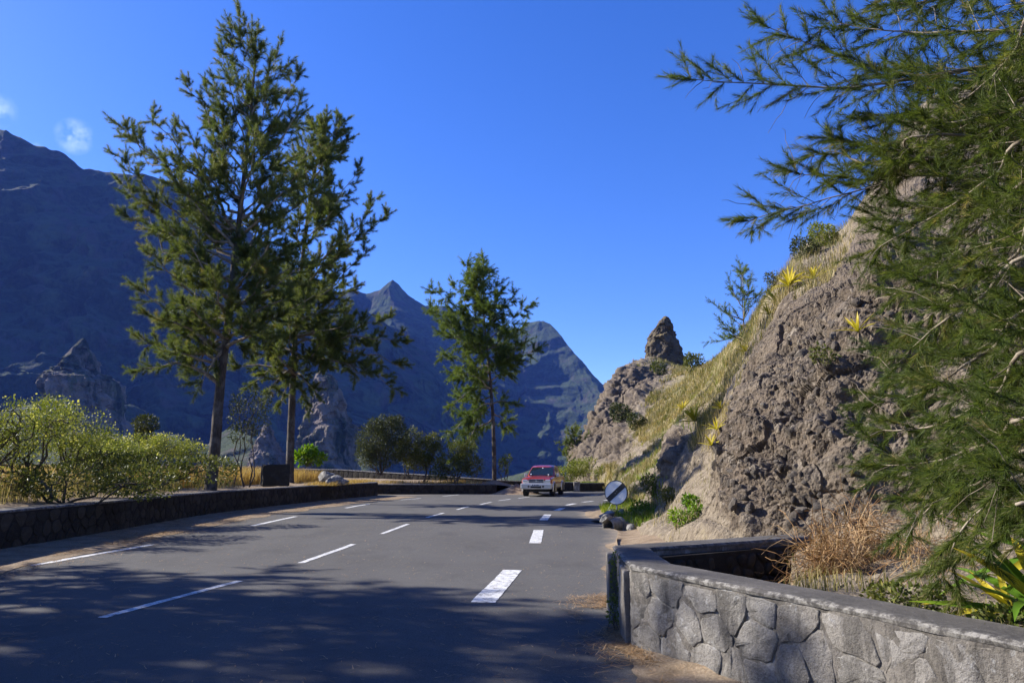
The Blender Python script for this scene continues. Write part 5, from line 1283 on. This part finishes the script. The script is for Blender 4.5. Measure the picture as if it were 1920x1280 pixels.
# bushes on the slope and crest
def snap(u, v, Q, lift=0.0):
    """point of a relief surface nearest to a seen direction"""
    d = np.array(ray(u, v)); d /= np.linalg.norm(d); q = Q.reshape(-1, 3) - np.array([0, 0, EYE]); t = q @ d; dist = np.linalg.norm(q - t[:, None] * d, axis=1) / np.maximum(t, 1)
    m = np.where((t > 1) & (dist < max(dist[t > 1].min() * 1.5, .004)))[0]
    i = m[np.argmin(t[m])]; return Q.reshape(-1, 3)[i] + [0, 0, lift]
ALLQ = np.vstack([hs_Q.reshape(-1, 3), cl_Q.reshape(-1, 3)])
SB = [(1160, 785, .55, 1400, 'leaf_dark', 'dark bush in the cleft of the rocky promontory', .13), (1192, 800, .5, 1000, 'leaf_dark', 'grey green bush on the grass below the pinnacle', .13),
      (1300, 690, .55, 1200, 'leaf_mid', 'bush on the saddle right of the pinnacle', .14), (1236, 695, .4, 600, 'leaf_mid', 'small bush at the foot of the pinnacle', .13),
      (1505, 480, .55, 2200, 'leaf_dark', 'dark leafy bush high on the cliff crest', .09), (1545, 455, .6, 2400, 'leaf_light', 'bright upright bush on the cliff crest under the overhanging filao', .09), (1448, 535, .4, 1300, 'leaf_dark', 'round dark bush on the crest among yellow agaves', .09),
      (1220, 925, .42, 1500, 'leaf_mid', 'leafy bush at the foot of the slope right of the round sign', .09), (1250, 940, .3, 900, 'leaf_mid', 'small bush in the ditch behind the round sign', .08),
      (1290, 950, .2, 450, 'leaf_bright', 'bright green weed on the bare soil, upper one', .08), (1302, 965, .16, 300, 'leaf_bright', 'bright green weed on the bare soil, middle one', .07), (1274, 980, .22, 450, 'leaf_bright', 'bright green weed on the bare soil, lower left one', .07),
      (1545, 680, .22, 260, 'leaf_mid', 'small green creeper on the dark cliff face', .07), (1200, 965, .35, 900, 'leaf_bright', 'green weeds in the gutter right of the drain pipe', .08), (1185, 975, .25, 600, 'leaf_bright', 'green weeds hanging over the drain pipe', .07)]
for k, (u, v, s, n, mt, lb, lf) in enumerate(SB):
    q = snap(u, v, ALLQ); sc = s * (q[1] / 34 if q[1] > 35 else 1.0) * .9
    bush('bush' if s > .3 else 'weed', lb, 'bush' if s > .3 else 'weed', q, [(0, 0, sc * .7, sc, sc, sc * .9), (sc * .6, 0, sc * .4, sc * .6, sc * .6, sc * .5), (-sc * .5, 0, sc * 1.1, sc * .5, sc * .5, sc * .6)], n, lf * (1 if q[1] < 35 else q[1] / 35), mt, 100 + k, None, stems=3, gap=.3, stemr=.015)

# ---- agaves
def blade(name, L, w, bend, mat, fold=.25, n=7, seed=0):
    t = np.linspace(0, 1, n); V = []
    for k, tt in enumerate(t):
        x = L * tt * math.cos(bend * tt); z = L * (tt * .0 + (math.sin(bend * .5) * 0)) - L * bend * .38 * tt ** 2.2
        ww = w * (.55 + .9 * math.sin(math.pi * min(1, tt * .62 + .18))) * (1 - tt ** 3.2) + .001
        V += [(x, -ww / 2, z + fold * ww), (x, 0, z), (x, ww / 2, z + fold * ww)]
    F = grid_faces(n, 3); r = np.random.default_rng(seed)
    return npmesh(name, V, F, [M[mat]], True, {'var': np.repeat(np.clip(t * .5 + r.uniform(0, .5), 0, 1), 3)})
BL = {}
for mt in ('agave', 'agave_green', 'agave_dead'):
    BL[mt] = [blade('leaf', 1.0, .085, b, mt, seed=k) for k, b in enumerate((.1, .35, .7))]
def agave(label, loc, size, n, seed, mat='agave', dead=0, tilt=(0, 0), group=None, wscale=1.0, el=(15, 82), azr=(0, 6.283)):
    r = random.Random(seed); root = empty('agave_plant', tuple(loc)); root.rotation_euler = (tilt[0], tilt[1], 0); tag(root, label, 'agave plant', group)
    for k in range(n):
        f = (k + .5) / n; m = mat if r.random() > .12 or mat != 'agave_green' else 'agave'
        o = link('leaf', BL[m][r.randrange(3)], root, (r.uniform(-.02, .02) * size, r.uniform(-.02, .02) * size, 0))
        e = el[0] + (el[1] - el[0]) * f + r.uniform(-8, 8); L = size * r.uniform(.75, 1.1) * (1 - .25 * f)
        o.rotation_euler = (r.uniform(-.4, .4), -R(e), azr[0] + (k * 2.399 + r.uniform(-.3, .3)) % (azr[1] - azr[0])); o.scale = (L, L * 1.0 * wscale, L)
    for k in range(dead):
        o = link('dead_leaf', BL['agave_dead'][2], root); o.rotation_euler = (0, R(r.uniform(35, 80)), r.uniform(2.2, 5.5)); L = size * r.uniform(.5, .85); o.scale = (L, L * .7, L)
AG = [(1308, 795, .95, 24, 'agave', 0, 'large yellow green agave on the outcrop halfway up the slope'), (1283, 765, .7, 18, 'agave', 0, 'agave just behind and above the large one'),
      (1352, 762, .42, 12, 'agave', 2, 'small yellow agave right of the large one'), (1345, 805, .42, 12, 'agave', 4, 'wilted yellow agave below on the rock'), (1334, 835, .35, 9, 'agave', 4, 'lowest wilted yellow agave on the rock'),
      (1608, 622, .40, 14, 'agave', 14, 'yellow agave with dead grey leaves on the dark cliff face'), (1668, 560, .32, 8, 'agave_dead', 10, 'withered agave on the cliff near the hanging branches'),
      (1846, 375, .62, 14, 'agave', 0, 'bright yellow agave on the ledge at upper right'), (1452, 568, .8, 18, 'agave', 2, 'yellow agave on the crest, lower of the crest pair'), (1480, 535, .85, 18, 'agave', 2, 'yellow agave on the crest, upper of the crest pair'),
      (1440, 590, .6, 14, 'agave', 2, 'small yellow agave at the left end of the crest group'), (1530, 520, .6, 12, 'agave', 2, 'agave half hidden on the crest near the bright bush'), (1395, 660, .5, 12, 'agave', 2, 'little pale agave on the upper rock edge')]
for k, (u, v, s, n, mt, dd, lb) in enumerate(AG):
    q = snap(u, v, ALLQ); agave(lb, q + (np.array([-.22, -.30, .12]) if k in (0, 1) else np.array([-.08, -.10, .0])), s * (1.2 if q[1] > 24 else 1), n, 300 + k, mt, dd, tilt=(.15, -.35))
q = P(1985, 1165, 4.55); agave('big green and yellow agave cut by the right edge behind the wall', q, 1.0, 26, 340, 'agave_green', 5, tilt=(.0, -.25), wscale=.85, el=(-5, 75))
q = P(1960, 1040, 5.4); agave('green agave above the big one at the right edge', q, .85, 20, 341, 'agave_green', 5, tilt=(.1, -.35), wscale=.85, el=(-5, 75))
q = P(1900, 1150, 4.9); agave('smaller yellow leaved agave behind the wall near the right edge', q, .62, 14, 342, 'agave', 3, tilt=(0, -.2), el=(5, 70))

# ---- grass: blades standing on surfaces
def blades(p, h, w, lean, r, mat_var=None):
    n = len(p); az = r.uniform(0, 2 * np.pi, n); d = np.stack([np.cos(az), np.sin(az), 0 * az], 1); s = np.stack([-np.sin(az), np.cos(az), 0 * az], 1)
    H = (h * r.uniform(.5, 1.3, n))[:, None]; L = (lean * r.uniform(.1, 1.2, n))[:, None] * H; up = np.array([0, 0, 1.0])
    w = (w * r.uniform(.7, 1.3, n))[:, None]
    V = np.stack([p - s * w / 2, p + s * w / 2, p + up * H * .6 + d * L * .35 - s * w * .35, p + up * H * .6 + d * L * .35 + s * w * .35, p + up * H * (1 - .25 * np.minimum(lean, 1)) + d * L], 1).reshape(-1, 3)
    i = np.arange(n)[:, None] * 5
    v = np.clip(.5 + .4 * fbm(p * .8, 3, 95) + r.normal(size=n) * .22, 0, 1)
    return V, [np.hstack([i, i + 1, i + 3, i + 2]), np.hstack([i + 2, i + 3, i + 4])], np.repeat(v, 5)
def grass(name, label, p, h, w, lean, mat, seed):
    r = np.random.default_rng(seed); V, F, v = blades(p, h, w, lean, r)
    o = link(name, npmesh(name, V, F, [M[mat]], False, {'var': v})); tag(o, label, None, None, 'stuff'); return o
def on_bank(n, dlo, dhi, ylo, yhi, seed, clump=.0, freq=1.1):
    r = np.random.default_rng(seed); y = r.uniform(ylo, yhi, n); d = r.uniform(dlo, dhi, n); x = xw(np.clip(y, -12, 41)) - .2 - d
    p = np.stack([x, y, bank_z(d, y) - .03], 1); k = fbm(p * freq, 3, seed) > clump; return p[k]
def surf(Q, soil, N, lo, hi, n, seed, cond=None, clump=-.1, freq=.8):
    r = np.random.default_rng(seed); a, b = soil.shape; n0 = n * 6
    i = r.integers(2, a - 2, n0); j = r.integers(3, b - 30, n0); p = Q[i, j] + r.normal(size=(n0, 3)) * np.array([.08, .08, 0])
    s = soil[i, j] + fbm(p * freq, 3, 96) * .35; ok = (s > lo) & (s < hi) & (fbm(p * freq * 1.7, 3, seed) > clump)
    if cond is not None: ok &= cond(p)
    return p[ok][:n]
grass('dry_grass', 'dry golden grass behind the left wall around the big trunks', np.vstack([on_bank(52000, 2.2, 9, 24, 40, 201, -.25), on_bank(16000, 3.0, 9, 17, 27, 202, -.1)]), .72, .014, .5, 'grass_dry', 201)
grass('dry_grass', 'tall straw grass at the edge of the left shrubs', on_bank(16000, 1.2, 6, 10, 30, 203, .0), .75, .012, .55, 'grass_mix', 203)
grass('hillside_grass', 'green weeds scattered over the dry slope', surf(hs_Q, hs_soil, hs_N, .3, 2, 9000, 217, lambda p: p[:, 1] < 50, .22, 1.6), .34, .022, 1.0, 'grass_green', 217)
r_ = np.random.default_rng(9)
tx = r_.uniform(-9.5, -1.6, 5200); ty = 45.9 + r_.uniform(0, 3.5, 5200) ** 1.0
grass('dry_grass', 'short dry grass on the terrace behind the low dark wall', np.stack([tx, ty, .55 + 0 * tx], 1)[fbm(np.stack([tx, ty, 0 * tx], 1) * .8, 3, 4) > -.1], .28, .02, .6, 'grass_dry', 204)
tx = r_.uniform(-9.8, -8.2, 2600); ty = r_.uniform(34, 44, 2600)
grass('dry_grass', 'pale dry grass on the rounded end of the left bank', np.stack([tx + (ty < 41) * 0, ty, .78 + 0 * tx], 1), .22, .014, .6, 'grass_dry', 205)
dist = lambda p: p[:, 1]
grass('hillside_grass', 'dry yellow grass covering the slope', surf(hs_Q, hs_soil, hs_N, .5, 2, 38000, 211, lambda p: p[:, 1] < 60, .10, 1.3), .36, .018, 1.0, 'grass_mix', 211)
grass('hillside_grass', 'sparse far grass on the slope below the pinnacle', surf(hs_Q, hs_soil, hs_N, .45, 2, 22000, 212, lambda p: p[:, 1] > 50, .0), .45, .05, .7, 'grass_mix', 212)
grass('hillside_grass', 'straw grass tufts on the cliff ledges and crest', surf(cl_Q, cl_soil, cl_N, .32, 2, 20000, 213, lambda p: p[:, 2] > 2.0, 0.0), .36, .014, .8, 'grass_mix', 213)
grass('hillside_grass', 'scattered weeds on the bare soil at the cliff foot', surf(cl_Q, cl_soil, cl_N, .35, 2, 4200, 214, lambda p: (p[:, 2] <= 2.0) & (p[:, 1] > 3), .12), .16, .009, .7, 'grass_mix', 214)
ty = r_.uniform(19, 33, 5200); tx = xr(ty) + .55 + r_.uniform(0, 1.7, 5200) ** 1.2
grass('verge_grass', 'green and straw grass between the round sign and the slope', np.stack([tx, ty, .05 + .1 * (tx - xr(ty))], 1), .24, .012, .7, 'grass_green', 215)
tx = r_.uniform(3, 12, 4200); ty = yb(tx) + r_.uniform(.4, 2.6, 4200)
grass('verge_grass', 'bright green grass spilling over the far bend wall', np.stack([tx, ty, .25 + 0 * tx], 1), .45, .03, .7, 'grass_green', 216)
# tangled dry clump at the drain
def tangle(name, label, c, rad, n, seed, L=(.25, .6), mat='straw', w=.006, kind='stuff'):
    r = np.random.default_rng(seed); W = []; F = []; vv = []; k0 = 0
    for k in range(n):
        d = unit(r.normal(size=(1, 3)))[0]; p0 = c + d * np.array(rad) * r.uniform(.2, 1) ; p0[2] = max(p0[2], c[2] - rad[2])
        e = p0 + unit(r.normal(size=(1, 3)) + np.array([0, 0, -.1]))[0] * r.uniform(*L); m = 6; pts = arc(p0, e, r.uniform(-.1, .35), m, 1.4, r)
        sd = unit(np.cross(e - p0, r.normal(size=3))[None])[0] * w
        for j in range(m): W += [pts[j] - sd / 2, pts[j] + sd / 2]
        for j in range(m - 1): F.append((k0 + 2 * j, k0 + 2 * j + 1, k0 + 2 * j + 3, k0 + 2 * j + 2))
        k0 += 2 * m; vv += [r.random()] * (2 * m)
    o = link(name, npmesh(name, np.array(W), np.array(F), [M[mat]], False, {'var': np.array(vv)})); tag(o, label, None, None, kind); return o
tangle('dry_brambles', 'tangled dry brambles hanging at the end of the drain', P(1560, 1070, 8.0), (.40, .4, .42), 900, 1)
tangle('dry_brambles', 'tangled dry brambles in a tuft above the drain', P(1620, 1030, 8.4), (.3, .3, .5), 500, 2)
tangle('dry_brambles', 'dry twigs against the soil behind the foreground wall', P(1730, 1040, 6.6), (.35, .3, .2), 160, 3, w=.004)
# fallen needles along both edges of the road
def litter(label, x, y, z, n, seed, L=.12):
    r = np.random.default_rng(seed); a = r.uniform(0, 2 * np.pi, n); d = np.stack([np.cos(a), np.sin(a), r.uniform(-.05, .25, n)], 1); s = np.stack([-np.sin(a), np.cos(a), 0 * a], 1) * .0035
    p = np.stack([x, y, z], 1); l = (L * r.uniform(.4, 1.2, n))[:, None]
    V = np.stack([p - s, p + s, p + d * l + s * .5, p + d * l - s * .5], 1).reshape(-1, 3)
    o = link('fallen_needles', npmesh('fallen_needles', V, np.arange(n * 4).reshape(-1, 4), [M['straw']], False, {'var': np.repeat(r.uniform(.3, 1, n), 4)})); tag(o, label, None, None, 'stuff')
n = 24000; ty = 7 + 32 * r_.random(n) ** 1.4; td = .05 + np.abs(r_.normal(1.1, .5, n)); tx = xw(ty) + td
k = fbm(np.stack([tx * 2, ty * 1.2, 0 * tx], 1), 3, 7) > -.15
litter('brown fallen needles along the foot of the left wall', tx[k], ty[k], .02 + .05 * np.clip(1 - td[k], 0, 1), int(k.sum()), 1, .16)
n = 9000; ty = 2.5 + 7 * r_.random(n); td = np.abs(r_.normal(0, .30, n)) + .02; tx = xr(ty) - td
k = fbm(np.stack([tx * 2, ty * 1.2, 0 * tx], 1), 3, 8) > -.1
litter('brown fallen needles at the foot of the foreground wall', tx[k], ty[k], .016 + 0 * tx[k], int(k.sum()), 2, .12)
# small plant growing up the end of the right wall
bush('weed', 'thin green climber growing up the left end of the foreground wall', 'weed', (1.02, 7.55, .05), [(0, 0, .15, .07, .10, .16), (.02, 0, .40, .04, .05, .20), (.02, 0, .62, .04, .05, .10)], 420, .035, 'leaf_light', 130, stems=3, gap=.6, stemr=.004)
for k, (u, v, D, s, lb) in enumerate([(1700, 1120, 5.2, .16, 'leafy weed behind the top of the foreground wall'), (1660, 1105, 5.8, .13, 'reddish weed beside the dry brambles'), (1760, 1120, 5.2, .14, 'small weed by the agave tips behind the wall'), (1890, 1165, 4.5, .16, 'broad leafy weed at the right edge behind the wall')]):
    q = P(u, v, D); bush('weed', lb, 'weed', q - [0, 0, .12], [(0, 0, s * .7, s * 1.2, s, s * .7)], 300, .045, 'leaf_mid', 140 + k, None, stems=4, gap=.3, stemr=.004, aspect=.6)

n = 5200; tx = r_.uniform(-9, 3, n); ty = 4.5 + 20 * r_.random(n) ** 1.5; k = (tx > xw(ty) + .3) & (tx < xr(ty) - .05)
litter('sparse fallen needles and grit scattered over the near asphalt', tx[k], ty[k], .016 + 0 * tx[k], int(k.sum()), 3, .07)
# ================================================================== SIGNS
def disc(name, r, th, mat, parent, y=0.0, seg=56, r0=0.0):
    V = []; F = []
    for (rr, yy) in ((r, -th / 2), (r, th / 2)):
        for k in range(seg):
            a = 2 * math.pi * k / seg; V.append((math.cos(a) * rr, yy + y, math.sin(a) * rr))
    F4 = [(k, (k + 1) % seg, seg + (k + 1) % seg, seg + k) for k in range(seg)]
    me = npmesh(name, V, [np.array(F4), np.array([list(range(seg))[::-1], list(range(seg, 2 * seg))])], [M[mat]], False)
    return link(name, me, parent)
def rod(name, a, b, r, mat, parent, sides=8):
    w = Wood(); w.tube(np.array([a, (np.array(a) + np.array(b)) / 2, b]), r, r, sides); 
    return link(name, npmesh(name, np.vstack(w.V), np.vstack(w.F), [M[mat]], True), parent)
sp = P(1156, 966, 24.0)
sg = empty('road_sign', (sp[0], sp[1], 0.0), R(-28)); tag(sg, 'round white end-of-restriction road sign with a diagonal black bar beside the bend', 'road sign')
zc = P(1156, 923, 23.95)[2]; RS = 21.3 / 1340 * 24.2
rod('post', (0, .05, -.1), (0, .05, zc + .2), .028, 'galvanised', sg, 10)
pl = empty('sign_plate', (0, 0, zc), 0, sg)
disc('backing', RS + .012, .022, 'sign_back', pl, .012)
disc('face', RS - .006, .006, 'sign_white', pl, -.003)
def bar():
    a = R(41); c, s = math.cos(a), math.sin(a); h = .082; r = RS - .012; n = 8; V = []
    tops = []
    for sy, rr in ((-.0135, 0), (-.0055, 0)):
        ring = []
        for sgn in (1, -1):
            for k in range(n + 1):
                t = -h + 2 * h * k / n if sgn > 0 else h - 2 * h * k / n
                x = sgn * math.sqrt(r * r - t * t)
                ring.append((x * c - t * s, sy, x * s + t * c))
        tops.append(ring)
    m = len(tops[0]); V = tops[0] + tops[1]
    F = [np.array([list(range(m)), list(range(2 * m - 1, m - 1, -1))]), np.array([(k, (k + 1) % m, m + (k + 1) % m, m + k) for k in range(m)])]
    return link('black_bar', npmesh('black_bar', V, F, [M['sign_black']], False), pl)
bar()
def rim(r0, r1, y0, y1, mat, seg=56):
    V = []; F = []
    for rr, yy in ((r1, y0), (r1, y1), (r0, y1), (r0, y0)):
        for k in range(seg): a = 2 * math.pi * k / seg; V.append((math.cos(a) * rr, yy, math.sin(a) * rr))
    for j in range(4):
        for k in range(seg): F.append((j * seg + k, j * seg + (k + 1) % seg, ((j + 1) % 4) * seg + (k + 1) % seg, ((j + 1) % 4) * seg + k))
    return link('border', npmesh('border', V, np.array(F), [M[mat]], False), pl)
rim(RS - .012, RS + .002, -.011, -.0015, 'sign_black')
for x in (-.02, .03):
    d_ = disc('rivet', .010, .006, 'galvanised', pl, -.017, 10); d_.location = (x, 0, x * 1.3)
for a, b in (((-.16, .02, zc - RS + .04), (-.42, -.12, .0)), ((-.06, .06, zc - RS + .04), (-.12, .55, .05)), ((.14, .05, zc - RS + .05), (.34, .35, .05))):
    rod('guy_wire', a, b, .005, 'galvanised', sg, 5)
link('concrete_foot', rock_mesh('concrete_foot', .17, .17, .14, 77, 'pale_rock', 3, .6), sg, (0, .03, .03))
# small signs seen from behind on the far bend
q = P(1135, 889, 56.0)
s2 = empty('road_sign', (q[0], q[1], .0), R(5)); tag(s2, 'small round sign seen from its dark back above the far bend wall', 'road sign', 'signs beyond the bend')
d2 = disc('sign_plate', .29, .03, 'sign_back', s2); d2.location = (0, 0, q[2])
rod('post', (0, .04, .0), (0, .04, q[2]), .03, 'galvanised', s2)
q = P(1162, 890, 54.0)
s3 = empty('road_sign', (q[0], q[1], .0), R(58)); tag(s3, 'small oval looking grey sign back beside the slope foot', 'road sign', 'signs beyond the bend')
d3 = disc('sign_plate', .20, .03, 'galvanised', s3); d3.location = (0, 0, q[2] + .04); rod('post', (0, .04, .0), (0, .04, q[2]), .03, 'galvanised', s3)
q = P(1151, 893, 54.5)
s4 = empty('guard_rail', (q[0], q[1], .0)); tag(s4, 'short grey guard rail stub between the two small far signs', 'guard rail')
boxpart('rail', 0, 0, .42, .05, .60 + q[2] - .6, q[2] + .14, 'galvanised', None).parent = s4
for x in (-.16, .16): rod('post', (x, 0, .0), (x, 0, q[2]), .025, 'galvanised', s4)

# ================================================================== PICKUP
def pickup(loc, rz):
    car = empty('pickup_truck', loc, rz); tag(car, 'red and silver double-cab pickup truck coming round the bend', 'pickup truck')
    def sec_loft(name, secs, mat, parent=car, smooth=True, mats=None, fm=None):
        """secs: list of (y, [(x,z)...half outline bottom->top]); mirrored"""
        V = []; k = len(secs[0][1])
        for y, h in secs:
            V += [(x, y + (dy if False else 0), z) for x, z in h] + [(-x, y, z) for x, z in h[::-1]]
        m = 2 * k; F = []
        mi = []
        for i in range(len(secs) - 1):
            for j in range(m):
                F.append((i * m + j, i * m + (j + 1) % m, (i + 1) * m + (j + 1) % m, (i + 1) * m + j)); jj = min(j, m - 2 - j) if j < m - 1 else -1
                mi.append(fm(jj) if fm else 0)
        caps = np.array([list(range(m))[::-1], [(len(secs) - 1) * m + j for j in range(m)]])
        if fm: mi += [1, 0]
        me = npmesh(name, V, [np.array(F), caps], [M[x] for x in (mats or [mat])], smooth, None, mi if fm else None)
        o = link(name, me, parent)
        return o
    # lower body. half outline: x, z
    def lo(w, zb, zs, zt, crown=.02): return [(w - .08, zb), (w - .01, zb + .08), (w, zs), (w, zs + .01), (w + .005, (zs + zt) / 2), (w - .02, zt - .05), (w - .10, zt), (w * .5, zt + crown), (0.01, zt + crown * 1.3)]
    body = sec_loft('body', [(-2.40, lo(.80, .52, .70, .88)), (-2.36, lo(.85, .50, .70, .96)), (-2.2, lo(.88, .48, .70, 1.03, .03)), (-1.6, lo(.89, .46, .70, 1.08, .04)), (-.95, lo(.89, .42, .70, 1.12, .04)), (0, lo(.89, .42, .70, 1.13)), (1.0, lo(.89, .42, .70, 1.13)), (1.02, lo(.88, .44, .70, 1.12)), (2.40, lo(.88, .5, .70, 1.10)), (2.46, lo(.86, .55, .70, 1.06))],
             'car_red', smooth=False, mats=['car_red', 'car_silver'], fm=lambda j: 1 if j in (0, 1, 2, -1) else 0)
    # cab
    def cabh(w, z): return w, z
    y0, y1, y2, y3 = -1.0, -.28, .95, 1.25     # windscreen foot, roof front, roof rear, rear window foot
    zb, zt = 1.11, 1.70
    cabin = []
    V = []
    prof = [(-1.0, 1.12, .80), (-.62, 1.44, .73), (-.30, 1.66, .66), (-.1, 1.725, .60), (.4, 1.755, .59), (.85, 1.735, .60), (1.02, 1.66, .66), (1.16, 1.40, .73), (1.25, 1.12, .80)]
    # sides: fan from belt; build as shell: for each profile station a cross-section
    for y, z, w in prof:
        V += [(w, y, z), (w * .5, y, z + .015), (0, y, z + .02), (-w * .5, y, z + .015), (-w, y, z)]
    n = len(prof); F = list(map(tuple, grid_faces(n, 5)))
    V2 = len(V)
    for y, z, w in prof: V.append((.815, max(-1.0, min(1.25, y * 1.0)), 1.10)); V.append((-.815, max(-1.0, min(1.25, y)), 1.10))
    for i in range(n - 1):
        F.append((i * 5, V2 + 2 * i, V2 + 2 * i + 2, (i + 1) * 5)); F.append((i * 5 + 4, (i + 1) * 5 + 4, V2 + 2 * i + 3, V2 + 2 * i + 1))
    link('cab', npmesh('cab', V, np.array(F), [M['car_red']], True), car)
    def quad(name, pts, mat, parent=car, th=.012):
        p = np.array(pts, float); nrm = np.cross(p[1] - p[0], p[-1] - p[0]); nrm /= np.linalg.norm(nrm); k = len(p)
        V = np.vstack([p, p - nrm * th]); F = [np.array([list(range(k)), list(range(2 * k - 1, k - 1, -1))]), np.array([(j, k + j, k + (j + 1) % k, (j + 1) % k) for j in range(k)])]
        return link(name, npmesh(name, V, F, [M[mat]], False), parent)
    quad('windscreen', [(-.74, -1.01, 1.175), (.74, -1.01, 1.175), (.69, -.72, 1.43), (.60, -.42, 1.645), (-.60, -.42, 1.645), (-.69, -.72, 1.43)], 'car_glass')
    for s in (1, -1):
        X = lambda z: s * (.832 - (z - 1.10) * .29)
        for nm, pts in (('side_window', [(-.80, 1.16), (-.02, 1.16), (-.02, 1.66), (-.30, 1.63), (-.48, 1.50)]), ('side_window', [(.07, 1.16), (.80, 1.16), (.86, 1.40), (.80, 1.64), (.07, 1.66)])):
            q = [(X(z), y, z) for y, z in pts]
            if s < 0: q = q[::-1]
            quad(nm, q if s > 0 else q, 'car_glass')
        # mirrors, wheel flares, wheels
        mr = empty('mirror', (s * .96, -.72, 1.17), 0, car)
        b = boxpart('mirror_shell', 0, 0, .17, .12, -.09, .11, 'car_silver', None, bev=.03); b.parent = mr
        boxpart('mirror_arm', -s * .09, .02, .12, .05, -.06, .0, 'black_plastic', None, bev=.01).parent = mr
        for wy in (-1.55, 1.45):
            fl = []
            a = np.linspace(R(-12), R(192), 22); Vf = []
            for t in a:
                for rr, xx in ((.40, .86), (.44, .935), (.47, .93), (.475, .87)): Vf.append((s * xx, wy + math.cos(t) * rr, .38 + math.sin(t) * rr))
            link('wheel_arch', npmesh('wheel_arch', Vf, grid_faces(22, 4), [M['car_silver']], True), car)
            an = np.linspace(0, math.pi, 14); Vd = [(s * .899, wy + math.cos(t) * .40, .40 + math.sin(t) * .42) for t in an] + [(s * .899, wy, .40)]
            link('arch_liner', npmesh('arch_liner', Vd, np.array([(k, k + 1, 14) for k in range(13)]), [M['black_plastic']], False), car)
            wh = empty('wheel', (s * .78, wy, .36), 0, car)
            t = link('tyre', ring_mesh('tyre', .22, .36, .25, 'tyre'), wh); t.rotation_euler = (0, 0, R(90))
            rm = link('rim', ring_mesh('rim', .06, .215, .16, 'car_silver'), wh); rm.rotation_euler = (0, 0, R(90))
        hl = boxpart('headlight', s * .665, -2.375, .30, .12, .80, .97, 'lamp_glass', car, bev=.03)
        hl.matrix_parent_inverse = Matrix(); hl.location = (s * .665, -2.355, .865)
        ind = boxpart('indicator', 0, 0, .05, .12, -.06, .06, 'lamp_orange', None, bev=.02); ind.parent = car; ind.location = (s * .835, -2.29, .865)
        fg = disc('fog_lamp', .06, .03, 'black_plastic', car); fg.location = (s * .42, -2.555, .565)
    g = boxpart('grille', 0, 0, .88, .05, -.105, .105, 'black_plastic', None, bev=.015); g.parent = car; g.location = (0, -2.405, .875)
    for z in (-.09, 0.0, .09):
        b = boxpart('grille_bar', 0, 0, .86, .03, -.012, .012, 'chrome', None, bev=.006); b.parent = g; b.location = (0, -.032, z)
    for x in (-.42, .42):
        b = boxpart('grille_bar', 0, 0, .035, .03, -.1, .1, 'chrome', None, bev=.006); b.parent = g; b.location = (x, -.031, 0)
    em = boxpart('emblem', 0, 0, .13, .02, -.03, .03, 'chrome', None, bev=.01); em.parent = g; em.location = (0, -.058, 0)
    bp = boxpart('bumper', 0, 0, 1.80, .30, -.15, .17, 'car_silver', None, bev=.06); bp.parent = car; bp.location = (0, -2.42, .58)
    ai = boxpart('air_intake', 0, 0, .62, .05, -.06, .06, 'black_plastic', None, bev=.01); ai.parent = bp; ai.location = (0, -.14, -.04)
    np_ = boxpart('number_plate', 0, 0, .50, .02, -.055, .055, 'plate_white', None, bev=.004); np_.parent = bp; np_.location = (0, -.172, .07)
    for x, w_ in ((-.17, .07), (-.05, .09), (.08, .09), (.18, .05)):
        c_ = boxpart('plate_character', 0, 0, w_, .004, -.028, .028, 'sign_black', None, bev=0); c_.parent = bp; c_.location = (x, -.1845, .07)
    ub = boxpart('underbody', 0, 0, 1.35, 4.3, -.08, .14, 'black_plastic', None, bev=.02); ub.parent = car; ub.location = (0, .05, .36)
    bd = boxpart('bed_cover', 0, 0, 1.5, 1.25, -.02, .03, 'black_plastic', None, bev=.01); bd.parent = car; bd.location = (0, 1.85, 1.13)
    for x in (-.62, .62):
        rb = rod('roll_bar', (x, 1.42, 1.1), (x * .88, 1.40, 1.62), .035, 'chrome', car); rod('roll_bar', (x * .88, 1.40, 1.60), (x, 2.3, 1.12), .028, 'chrome', car)
    rod('roll_bar', (-.56, 1.40, 1.60), (.56, 1.40, 1.60), .035, 'chrome', car)
    for x in (-.16, .12, .30):
        w_ = boxpart('windscreen_sticker', 0, 0, .07, .008, -.03, .03, 'plate_white', None, bev=0); w_.parent = car
        w_.location = ((-.60, -.97, 1.24) if x < 0 else (.02, -.50, 1.60) if x < .2 else (.45, -.99, 1.215)); w_.rotation_euler = (R(-40 if x > 0.05 else -40), 0, 0)
    for x in (-.35, .35):
        hd = boxpart('head_rest', 0, 0, .24, .1, -.12, .12, 'seat_cloth', None, bev=.03); hd.parent = car; hd.location = (x, .1, 1.42)
    return car
fr = G(1003, 929, 0.0)
pickup((1.93, 43.9, 0.0), R(-13))

for o in bpy.data.objects:
    if o.type == 'MESH': o.data.update()
print('tris approx', sum(len(o.data.polygons) * (2 if len(o.data.polygons) and o.data.polygons[0].loop_total == 4 else 1) for o in bpy.data.objects if o.type == 'MESH'))
